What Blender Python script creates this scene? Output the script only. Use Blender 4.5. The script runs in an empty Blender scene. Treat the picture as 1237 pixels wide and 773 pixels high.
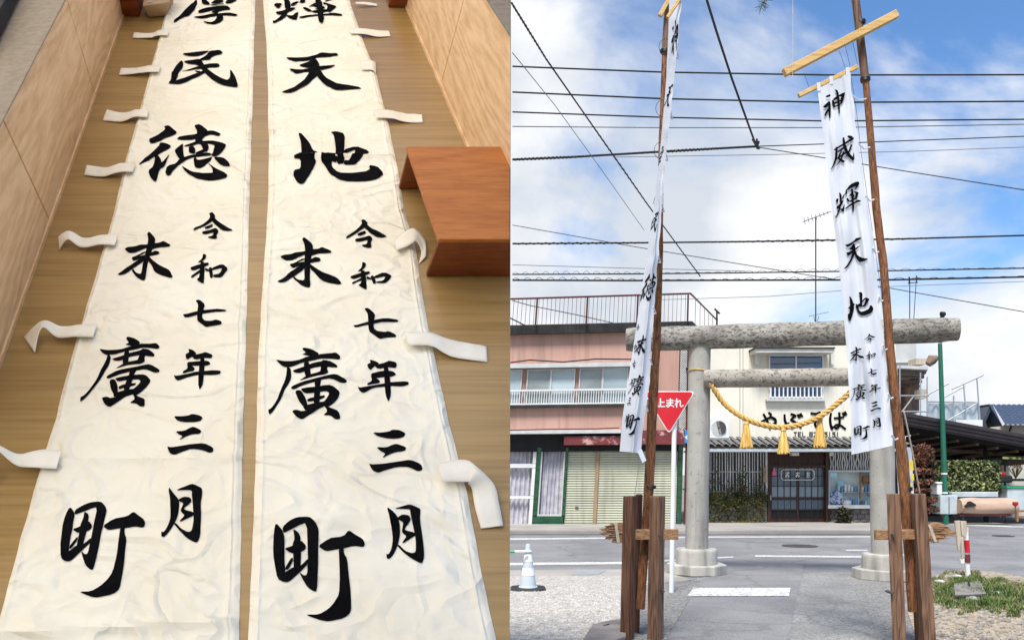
import bpy, bmesh, math, random
from mathutils import Vector, Matrix, noise
from mathutils.geometry import delaunay_2d_cdt
rnd = random.Random(7)
R = math.radians
scene = bpy.context.scene
col = scene.collection

# ------------------------------------------------------------------ camera
FPX, CX, HY, EYE = 1000.0, 618.0, 572.0, 1.5      # focal length in pixels of a 1237 wide picture, horizon row
cam_data = bpy.data.cameras.new('camera')
cam = bpy.data.objects.new('camera', cam_data)
col.objects.link(cam)
cam.location = (0, 0, EYE)
cam.rotation_euler = (R(90), 0, 0)
cam_data.sensor_width = 36.0
cam_data.lens = FPX / 1237.0 * 36.0
cam_data.shift_x = (618.5 - CX) / 1237.0
cam_data.shift_y = (HY - 386.5) / 1237.0
cam_data.clip_start = 0.05
cam_data.clip_end = 3000
scene.camera = cam

# ------------------------------------------------------------------ sky and sun
SUN_DIR = Vector((-0.14, -0.46, 0.87)).normalized()     # towards the sun
world = bpy.data.worlds.new('World'); scene.world = world; world.use_nodes = True
wn = world.node_tree; wn.nodes.clear()
def wnode(t, **k):
    n = wn.nodes.new(t)
    for a, v in k.items(): setattr(n, a, v)
    return n
wout = wnode('ShaderNodeOutputWorld'); wbg = wnode('ShaderNodeBackground')
sky = wnode('ShaderNodeTexSky'); sky.sky_type = 'NISHITA'; sky.sun_disc = False
sky.sun_elevation = math.asin(SUN_DIR.z); sky.sun_rotation = math.atan2(SUN_DIR.x, SUN_DIR.y)
sky.air_density = 1.0; sky.dust_density = 0.6; sky.ozone_density = 1.5
tc = wnode('ShaderNodeTexCoord')
mp = wnode('ShaderNodeMapping'); mp.inputs['Scale'].default_value = (1.0, 1.0, 1.35)
mp.inputs['Location'].default_value = (0.35, 0.1, 0.25)
wn.links.new(tc.outputs['Generated'], mp.inputs['Vector'])
n1 = wnode('ShaderNodeTexNoise'); n1.inputs['Scale'].default_value = 2.6; n1.inputs['Detail'].default_value = 9; n1.inputs['Roughness'].default_value = 0.55; n1.inputs['Distortion'].default_value = 0.35
wn.links.new(mp.outputs[0], n1.inputs['Vector'])
sep = wnode('ShaderNodeSeparateXYZ'); wn.links.new(tc.outputs['Generated'], sep.inputs[0])
# the cloud bank lies low and to the left, thinner high up to the right
ma = wnode('ShaderNodeMath', operation='MULTIPLY_ADD'); ma.inputs[1].default_value = -0.52; ma.inputs[2].default_value = 0.315
wn.links.new(sep.outputs['X'], ma.inputs[0])
mb_ = wnode('ShaderNodeMath', operation='MULTIPLY_ADD'); mb_.inputs[1].default_value = -0.62
wn.links.new(sep.outputs['Z'], mb_.inputs[0]); wn.links.new(ma.outputs[0], mb_.inputs[2])
mz = wnode('ShaderNodeMath', operation='MAXIMUM'); mz.inputs[1].default_value = -0.16; wn.links.new(mb_.outputs[0], mz.inputs[0])
mc = wnode('ShaderNodeMath', operation='ADD'); wn.links.new(n1.outputs['Fac'], mc.inputs[0]); wn.links.new(mz.outputs[0], mc.inputs[1])
mr = wnode('ShaderNodeMapRange'); mr.interpolation_type = 'SMOOTHSTEP'
mr.inputs['From Min'].default_value = 0.40; mr.inputs['From Max'].default_value = 0.57
wn.links.new(mc.outputs[0], mr.inputs['Value'])
n2 = wnode('ShaderNodeTexNoise'); n2.inputs['Scale'].default_value = 5.0; n2.inputs['Detail'].default_value = 6
wn.links.new(mp.outputs[0], n2.inputs['Vector'])
cr = wnode('ShaderNodeValToRGB')
cr.color_ramp.elements[0].position = 0.40; cr.color_ramp.elements[0].color = (4.2, 4.5, 4.95, 1)
cr.color_ramp.elements[1].position = 0.60; cr.color_ramp.elements[1].color = (6.1, 6.15, 6.25, 1)
wn.links.new(n2.outputs['Fac'], cr.inputs[0])
sg = wnode('ShaderNodeMix', data_type='RGBA', blend_type='MULTIPLY'); sg.inputs[0].default_value = 1.0
sg.inputs[7].default_value = (0.70, 0.96, 1.20, 1)
wn.links.new(sky.outputs[0], sg.inputs[6])
mix = wnode('ShaderNodeMix', data_type='RGBA')
wn.links.new(mr.outputs[0], mix.inputs[0]); wn.links.new(sg.outputs[2], mix.inputs[6]); wn.links.new(cr.outputs[0], mix.inputs[7])
wn.links.new(mix.outputs[2], wbg.inputs['Color']); wbg.inputs['Strength'].default_value = 0.085
wn.links.new(wbg.outputs[0], wout.inputs['Surface'])
sun_data = bpy.data.lights.new('sun', 'SUN'); sun_data.energy = 3.1; sun_data.angle = R(15); sun_data.color = (1.0, 0.96, 0.9)
sun = bpy.data.objects.new('sun', sun_data); col.objects.link(sun)
sun.rotation_euler = SUN_DIR.to_track_quat('Z', 'Y').to_euler(); sun.location = (0, 0, 30)
vs = scene.view_settings; vs.view_transform = 'Standard'; vs.look = 'None'; vs.gamma = 1.0; vs.use_curve_mapping = False; vs.exposure = 1.0

# ------------------------------------------------------------------ helpers
def P(x, y, Y):                                   # a picture point at depth Y
    return Vector(((x - CX) / FPX * Y, Y, EYE + (HY - y) / FPX * Y))
def G(x, y, z=0.0):                               # a picture point on the ground (or on a level z)
    Y = (EYE - z) * FPX / (y - HY)
    return Vector(((x - CX) / FPX * Y, Y, z))
WLOC = {}
def wloc(o): return WLOC.get(o, Vector((0, 0, 0))) if o else Vector((0, 0, 0))
def put(o, parent, loc=None):
    col.objects.link(o)
    if parent: o.parent = parent
    l = wloc(parent) if loc is None else Vector(loc)
    o.location = l - wloc(parent); WLOC[o] = l
    return o
def tag(o, label=None, cat=None, group=None, kind=None):
    if label: o['label'] = label
    if cat: o['category'] = cat
    if group: o['group'] = group
    if kind: o['kind'] = kind
    return o
def thing(name, label, cat, loc=(0, 0, 0), group=None):
    o = bpy.data.objects.new(name, None); o.empty_display_size = 0.2
    put(o, None, loc)
    return tag(o, label, cat, group)

class MB:
    def __init__(s): s.v = []; s.f = []
    def quad(s, *pts):
        i = len(s.v); s.v += [Vector(p) for p in pts]; s.f.append(tuple(range(i, i + len(pts)))); return s
    def prism(s, a, b):                           # two matching outlines joined
        n = len(a); i = len(s.v); s.v += [Vector(p) for p in a] + [Vector(p) for p in b]
        s.f.append(tuple(range(i + n - 1, i - 1, -1))); s.f.append(tuple(range(i + n, i + 2 * n)))
        for k in range(n):
            m = (k + 1) % n
            s.f.append((i + k, i + m, i + n + m, i + n + k))
        return s
    def box(s, lo, hi):
        (a, b, c), (d, e, f) = lo, hi
        return s.prism([(a, b, c), (d, b, c), (d, e, c), (a, e, c)], [(a, b, f), (d, b, f), (d, e, f), (a, e, f)])
    def bxp(s, x0, y0, x1, y1, Y, d):             # picture rectangle at depth Y, d metres deep behind it
        a = P(x0, y1, Y); b = P(x1, y0, Y)
        return s.box((a.x, Y, a.z), (b.x, Y + d, b.z))
    def poly(s, pts, off):                        # extruded outline
        off = Vector(off); return s.prism([Vector(p) for p in pts], [Vector(p) + off for p in pts])
    def beam(s, a, b, w, h, side=(1, 0, 0)):
        a, b = Vector(a), Vector(b); d = (b - a).normalized()
        sd = Vector(side); sd = (sd - d * sd.dot(d)).normalized(); u = d.cross(sd)
        c = [(-w/2, -h/2), (w/2, -h/2), (w/2, h/2), (-w/2, h/2)]
        return s.prism([a + sd * x + u * y for x, y in c], [b + sd * x + u * y for x, y in c])
    def tube(s, pts, rad, n=8, cap=True, jit=0.0, seed=0):
        pts = [Vector(p) for p in pts]
        if not hasattr(rad, '__len__'): rad = [rad] * len(pts)
        ref = Vector((0.31, 0.2, 0.93)); i0 = len(s.v)
        for k, p in enumerate(pts):
            d = (pts[min(k + 1, len(pts) - 1)] - pts[max(k - 1, 0)]).normalized()
            if k == 0:
                a = ref.cross(d)
                if a.length < 0.1: a = Vector((1, 0, 0)).cross(d)
                a.normalize()
            else:
                a = (a - d * a.dot(d)).normalized()
            b = d.cross(a)
            for m in range(n):
                t = 2 * math.pi * m / n
                r = rad[k]
                if jit: r *= 1 + jit * noise.noise(Vector((math.cos(t) * 1.3 + seed, math.sin(t) * 1.3, k * 0.35)))
                s.v.append(p + (a * math.cos(t) + b * math.sin(t)) * r)
        for k in range(len(pts) - 1):
            for m in range(n):
                q = i0 + k * n
                s.f.append((q + m, q + (m + 1) % n, q + n + (m + 1) % n, q + n + m))
        if cap:
            s.f.append(tuple(range(i0 + n - 1, i0 - 1, -1))); e = i0 + (len(pts) - 1) * n
            s.f.append(tuple(range(e, e + n)))
        return s
    def lathe(s, c, prof, n=20):                  # prof: (radius, z) upwards about a vertical axis at c
        return s.tube([Vector(c) + Vector((0, 0, z)) for r, z in prof], [max(r, 1e-4) for r, z in prof], n)
    def grid(s, fn, nu, nv):
        i = len(s.v)
        for b in range(nv + 1):
            for a in range(nu + 1): s.v.append(Vector(fn(a / nu, b / nv)))
        for b in range(nv):
            for a in range(nu):
                q = i + b * (nu + 1) + a
                s.f.append((q, q + 1, q + nu + 2, q + nu + 1))
        return s
    def build(s, name, mat, parent=None, loc=None, smooth=False, bevel=0.0, label=None, cat=None, group=None, kind=None, warp=None, gc=None, thick=0.0, clip=False):
        me = bpy.data.meshes.new(name)
        l = wloc(parent) if loc is None else Vector(loc)
        v = [warp(p) for p in s.v] if warp else s.v
        me.from_pydata([p - l for p in v], [], s.f)
        bm = bmesh.new(); bm.from_mesh(me); bmesh.ops.recalc_face_normals(bm, faces=bm.faces)
        if clip:                                  # the piece ends at the doorway line x = 0
            r = bmesh.ops.bisect_plane(bm, geom=bm.verts[:] + bm.edges[:] + bm.faces[:], plane_co=Vector((-.004, 0, 0)) - l, plane_no=(1, 0, 0), clear_outer=True)
            bmesh.ops.holes_fill(bm, edges=[e for e in bm.edges if e.is_boundary])
        bm.to_mesh(me); bm.free()
        if gc:
            at = me.attributes.new('gc', 'FLOAT_VECTOR', 'POINT')
            at.data.foreach_set('vector', [c for q in me.vertices for c in gc(q.co + l)])
        me.materials.append(mat)
        if smooth:
            me.polygons.foreach_set('use_smooth', [True] * len(me.polygons))
            try: me.set_sharp_from_angle(angle=R(40))
            except Exception: pass
        o = bpy.data.objects.new(name, me); put(o, parent, l)
        if bevel:
            m = o.modifiers.new('bevel', 'BEVEL'); m.width = bevel; m.segments = 2; m.limit_method = 'ANGLE'
        if thick:
            m = o.modifiers.new('solid', 'SOLIDIFY'); m.thickness = thick; m.offset = -1
        return tag(o, label, cat, group, kind)
def again(src, name, parent, loc, mat=None, rot=None, scl=None):
    o = bpy.data.objects.new(name, src.data); put(o, parent, loc)
    if rot: o.rotation_euler = rot
    if scl: o.scale = scl
    return o

# ------------------------------------------------------------------ materials
def nmat(name):
    m = bpy.data.materials.new(name); m.use_nodes = True
    nt = m.node_tree; b = nt.nodes['Principled BSDF']
    return m, nt, b
def pmat(name, c1, c2=None, scale=6.0, rough=0.7, bump=0.0, stretch=(1, 1, 1), detail=6, metal=0.0, c3=None, spots=0.0, spotscale=30.0, bscale=None, lo=0.35, hi=0.65, coord='Object', spec=0.4, dist=0.0, trans=0.0, streaks=0.0, cracks=0.0):
    m, nt, b = nmat(name); N, L = nt.nodes.new, nt.links.new
    b.inputs['Roughness'].default_value = rough; b.inputs['Metallic'].default_value = metal
    b.inputs['Specular IOR Level'].default_value = spec
    if coord == 'gc':
        t = N('ShaderNodeAttribute'); t.attribute_name = 'gc'; src = t.outputs['Vector']
    else:
        t = N('ShaderNodeTexCoord'); src = t.outputs[coord]
    mpn = N('ShaderNodeMapping'); mpn.inputs['Scale'].default_value = stretch; L(src, mpn.inputs['Vector'])
    nz = N('ShaderNodeTexNoise'); nz.inputs['Scale'].default_value = scale; nz.inputs['Detail'].default_value = detail; nz.inputs['Distortion'].default_value = dist
    L(mpn.outputs[0], nz.inputs['Vector'])
    if c2 is None: c2 = tuple(x * 0.8 for x in c1)
    rp = N('ShaderNodeValToRGB'); rp.color_ramp.elements[0].position = lo; rp.color_ramp.elements[1].position = hi
    rp.color_ramp.elements[0].color = (*c2, 1); rp.color_ramp.elements[1].color = (*c1, 1)
    L(nz.outputs['Fac'], rp.inputs[0]); outc = rp.outputs[0]
    if spots:
        n3 = N('ShaderNodeTexNoise'); n3.inputs['Scale'].default_value = spotscale; n3.inputs['Detail'].default_value = 4; n3.inputs['Roughness'].default_value = 0.65
        L(mpn.outputs[0], n3.inputs['Vector'])
        r3 = N('ShaderNodeMapRange'); r3.inputs['From Min'].default_value = 0.62 - spots * 0.3; r3.inputs['From Max'].default_value = 0.70 - spots * 0.25; L(n3.outputs['Fac'], r3.inputs['Value'])
        mx = N('ShaderNodeMix'); mx.data_type = 'RGBA'; L(r3.outputs[0], mx.inputs[0]); L(outc, mx.inputs[6]); mx.inputs[7].default_value = (*(c3 or tuple(x * 0.3 for x in c1)), 1)
        outc = mx.outputs[2]
    if streaks:                                   # rain streaks running down
        m5 = N('ShaderNodeMapping'); m5.inputs['Scale'].default_value = (1, 1, .07); L(src, m5.inputs['Vector'])
        n5 = N('ShaderNodeTexNoise'); n5.inputs['Scale'].default_value = 7; n5.inputs['Detail'].default_value = 5; L(m5.outputs[0], n5.inputs['Vector'])
        r5 = N('ShaderNodeMapRange'); r5.inputs['From Min'].default_value = .5; r5.inputs['From Max'].default_value = .72; r5.inputs['To Max'].default_value = streaks; L(n5.outputs['Fac'], r5.inputs['Value'])
        x5 = N('ShaderNodeMix'); x5.data_type = 'RGBA'; L(r5.outputs[0], x5.inputs[0]); L(outc, x5.inputs[6]); x5.inputs[7].default_value = (*(x * .35 for x in c2), 1); outc = x5.outputs[2]
    if cracks:
        n6 = N('ShaderNodeTexNoise'); n6.inputs['Scale'].default_value = 2.5; n6.inputs['Detail'].default_value = 5; L(src, n6.inputs['Vector'])
        a6 = N('ShaderNodeVectorMath'); a6.operation = 'MULTIPLY_ADD'; a6.inputs[1].default_value = (.5, .5, .5); L(n6.outputs['Color'], a6.inputs[0]); L(src, a6.inputs[2])
        v6 = N('ShaderNodeTexVoronoi'); v6.feature = 'DISTANCE_TO_EDGE'; v6.inputs['Scale'].default_value = .55; L(a6.outputs[0], v6.inputs['Vector'])
        r6 = N('ShaderNodeMapRange'); r6.inputs['From Min'].default_value = .0; r6.inputs['From Max'].default_value = .022; r6.inputs['To Min'].default_value = cracks; r6.inputs['To Max'].default_value = 0; L(v6.outputs['Distance'], r6.inputs['Value'])
        x6 = N('ShaderNodeMix'); x6.data_type = 'RGBA'; L(r6.outputs[0], x6.inputs[0]); L(outc, x6.inputs[6]); x6.inputs[7].default_value = (*(x * .3 for x in c2), 1); outc = x6.outputs[2]
    L(outc, b.inputs['Base Color'])
    if bump:
        n4 = N('ShaderNodeTexNoise'); n4.inputs['Scale'].default_value = bscale or scale * 3; n4.inputs['Detail'].default_value = 5
        L(mpn.outputs[0], n4.inputs['Vector'])
        bp = N('ShaderNodeBump'); bp.inputs['Strength'].default_value = bump; bp.inputs['Distance'].default_value = 0.02
        L(n4.outputs['Fac'], bp.inputs['Height']); L(bp.outputs[0], b.inputs['Normal'])
    if trans:
        tr = N('ShaderNodeBsdfTranslucent'); L(outc, tr.inputs['Color'])
        ms = N('ShaderNodeMixShader'); ms.inputs[0].default_value = trans
        L(b.outputs[0], ms.inputs[1]); L(tr.outputs[0], ms.inputs[2]); L(ms.outputs[0], nt.nodes['Material Output'].inputs['Surface'])
    return m
def woodmat(name, dark, light, rings=14.0, stretch=(1, 1, 0.08), rough=0.6, coord='Object', streak=90.0, bump=0.15, big=1.0, spec=0.35):
    m, nt, b = nmat(name); N, L = nt.nodes.new, nt.links.new
    if coord == 'gc':
        t = N('ShaderNodeAttribute'); t.attribute_name = 'gc'; src = t.outputs['Vector']
    else:
        t = N('ShaderNodeTexCoord'); src = t.outputs['Object']
    mpn = N('ShaderNodeMapping'); mpn.inputs['Scale'].default_value = stretch; L(src, mpn.inputs['Vector'])
    nz = N('ShaderNodeTexNoise'); nz.inputs['Scale'].default_value = big; nz.inputs['Detail'].default_value = 2; L(mpn.outputs[0], nz.inputs['Vector'])
    mu = N('ShaderNodeMath'); mu.operation = 'MULTIPLY'; mu.inputs[1].default_value = rings; L(nz.outputs['Fac'], mu.inputs[0])
    fr = N('ShaderNodeMath'); fr.operation = 'PINGPONG'; fr.inputs[1].default_value = 0.5; L(mu.outputs[0], fr.inputs[0])
    st = N('ShaderNodeTexNoise'); st.inputs['Scale'].default_value = streak; st.inputs['Detail'].default_value = 4; L(mpn.outputs[0], st.inputs['Vector'])
    ad = N('ShaderNodeMath'); ad.operation = 'MULTIPLY_ADD'; ad.inputs[1].default_value = 0.6; L(fr.outputs[0], ad.inputs[0])
    s2 = N('ShaderNodeMath'); s2.operation = 'MULTIPLY'; s2.inputs[1].default_value = 0.9; L(st.outputs['Fac'], s2.inputs[0]); L(s2.outputs[0], ad.inputs[2])
    rp = N('ShaderNodeValToRGB'); rp.color_ramp.elements[0].position = 0.32; rp.color_ramp.elements[1].position = 0.78
    rp.color_ramp.elements[0].color = (*dark, 1); rp.color_ramp.elements[1].color = (*light, 1)
    L(ad.outputs[0], rp.inputs[0]); L(rp.outputs[0], b.inputs['Base Color'])
    b.inputs['Roughness'].default_value = rough; b.inputs['Specular IOR Level'].default_value = spec
    if bump:
        bp = N('ShaderNodeBump'); bp.inputs['Strength'].default_value = bump; bp.inputs['Distance'].default_value = 0.004
        L(ad.outputs[0], bp.inputs['Height']); L(bp.outputs[0], b.inputs['Normal'])
    return m
def glass(name, tint, rough=0.05, spec=0.8):
    m, nt, b = nmat(name); b.inputs['Base Color'].default_value = (*tint, 1); b.inputs['Roughness'].default_value = rough
    b.inputs['Specular IOR Level'].default_value = spec
    return m
M = {}
# room
M['floor'] = woodmat('floor_wood', (0.25, 0.15, 0.048), (0.36, 0.225, 0.082), rings=5, stretch=(0.22, 6.0, 1), rough=0.36, coord='gc', streak=14, bump=0.03, big=1.6, spec=0.55)
M['oak'] = woodmat('oak_panel', (0.60, 0.37, 0.185), (0.80, 0.56, 0.335), rings=18, stretch=(1.0, 0.30, 1.5), rough=0.5, coord='gc', streak=30, bump=0.03, big=1.5)
M['carpet'] = pmat('ledge_stone', (0.27, 0.225, 0.175), (0.22, 0.18, 0.14), scale=40, rough=0.9, bump=0.2)
M['black_frame'] = pmat('black_frame', (0.012, 0.014, 0.018), rough=0.6, spec=.2)
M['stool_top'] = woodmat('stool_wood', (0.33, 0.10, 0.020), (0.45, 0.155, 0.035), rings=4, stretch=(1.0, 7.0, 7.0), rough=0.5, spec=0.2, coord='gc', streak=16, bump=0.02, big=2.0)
M['stool_shaded'] = woodmat('stool_wood_shaded', (0.16, 0.042, 0.012), (0.23, 0.066, 0.02), rings=4, stretch=(1.0, 7.0, 7.0), rough=0.55, spec=0.2, coord='gc', streak=16, bump=0.02, big=2.0)  # stool wood darkened, shade of the upright faces put into its colour
M['canvas'] = pmat('cream_cotton', (0.84, 0.80, 0.70), (0.79, 0.74, 0.63), scale=5, rough=0.9, bump=0.12, bscale=420, spec=0.15)
def canvasmat():
    m, nt, b = nmat('cream_cotton'); N, L = nt.nodes.new, nt.links.new
    t = N('ShaderNodeAttribute'); t.attribute_name = 'gc'
    b.inputs['Roughness'].default_value = .9; b.inputs['Specular IOR Level'].default_value = .1
    nz = N('ShaderNodeTexNoise'); nz.inputs['Scale'].default_value = 3; nz.inputs['Detail'].default_value = 5; L(t.outputs['Vector'], nz.inputs['Vector'])
    rp = N('ShaderNodeValToRGB'); rp.color_ramp.elements[0].position = .35; rp.color_ramp.elements[1].position = .65
    rp.color_ramp.elements[0].color = (.80, .74, .61, 1); rp.color_ramp.elements[1].color = (.85, .81, .70, 1); L(nz.outputs['Fac'], rp.inputs[0]); L(rp.outputs[0], b.inputs['Base Color'])
    prev = None
    for sc, st, dist, wd, strength in ((3.2, (1, 1.5, 1), 1.3, .09, .52), (7.5, (1, .8, 1), 1.0, .12, .27)):     # sharp little creases
        mpn = N('ShaderNodeMapping'); mpn.inputs['Scale'].default_value = st; mpn.inputs['Rotation'].default_value = (0, 0, .5 * sc); L(t.outputs['Vector'], mpn.inputs['Vector'])
        n = N('ShaderNodeTexNoise'); n.inputs['Scale'].default_value = sc; n.inputs['Detail'].default_value = 1.5; n.inputs['Distortion'].default_value = dist; L(mpn.outputs[0], n.inputs['Vector'])
        s = N('ShaderNodeMath'); s.operation = 'SUBTRACT'; s.inputs[1].default_value = .5; L(n.outputs['Fac'], s.inputs[0])
        a = N('ShaderNodeMath'); a.operation = 'ABSOLUTE'; L(s.outputs[0], a.inputs[0])
        r = N('ShaderNodeMapRange'); r.inputs['From Min'].default_value = 0; r.inputs['From Max'].default_value = wd; r.inputs['To Min'].default_value = 1; r.inputs['To Max'].default_value = 0; L(a.outputs[0], r.inputs['Value'])
        bp = N('ShaderNodeBump'); bp.inputs['Strength'].default_value = strength; bp.inputs['Distance'].default_value = .012; L(r.outputs[0], bp.inputs['Height'])
        if prev: L(prev.outputs[0], bp.inputs['Normal'])
        prev = bp
    L(prev.outputs[0], b.inputs['Normal'])
    return m
M['canvas'] = canvasmat()
M['tape'] = pmat('white_cotton_tape', (0.84, 0.80, 0.72), (0.76, 0.71, 0.61), scale=14, rough=0.9, bump=0.15, bscale=300, spec=0.15)
M['ink'] = pmat('black_ink', (0.006, 0.006, 0.007), (0.004, 0.004, 0.005), scale=12, rough=1.0, spec=0.03)
M['kraft'] = pmat('tan_paper', (0.45, 0.33, 0.2), rough=0.8)
M['plaster'] = pmat('white_ceiling', (0.78, 0.76, 0.72), rough=.9)
def thin(name, colr, t):
    m, nt, b = nmat(name); tr = nt.nodes.new('ShaderNodeBsdfTranslucent'); tr.inputs['Color'].default_value = (*colr, 1)
    b.inputs['Base Color'].default_value = (*colr, 1); b.inputs['Roughness'].default_value = .9
    ms = nt.nodes.new('ShaderNodeMixShader'); ms.inputs[0].default_value = t
    nt.links.new(b.outputs[0], ms.inputs[1]); nt.links.new(tr.outputs[0], ms.inputs[2]); nt.links.new(ms.outputs[0], nt.nodes['Material Output'].inputs['Surface'])
    return m
M['diffuser'] = thin('sun_diffuser_sheet', (0.97, 0.93, 0.86), .95)  # added unseen sheet, passes soft warm sunlight down to the floor
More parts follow.
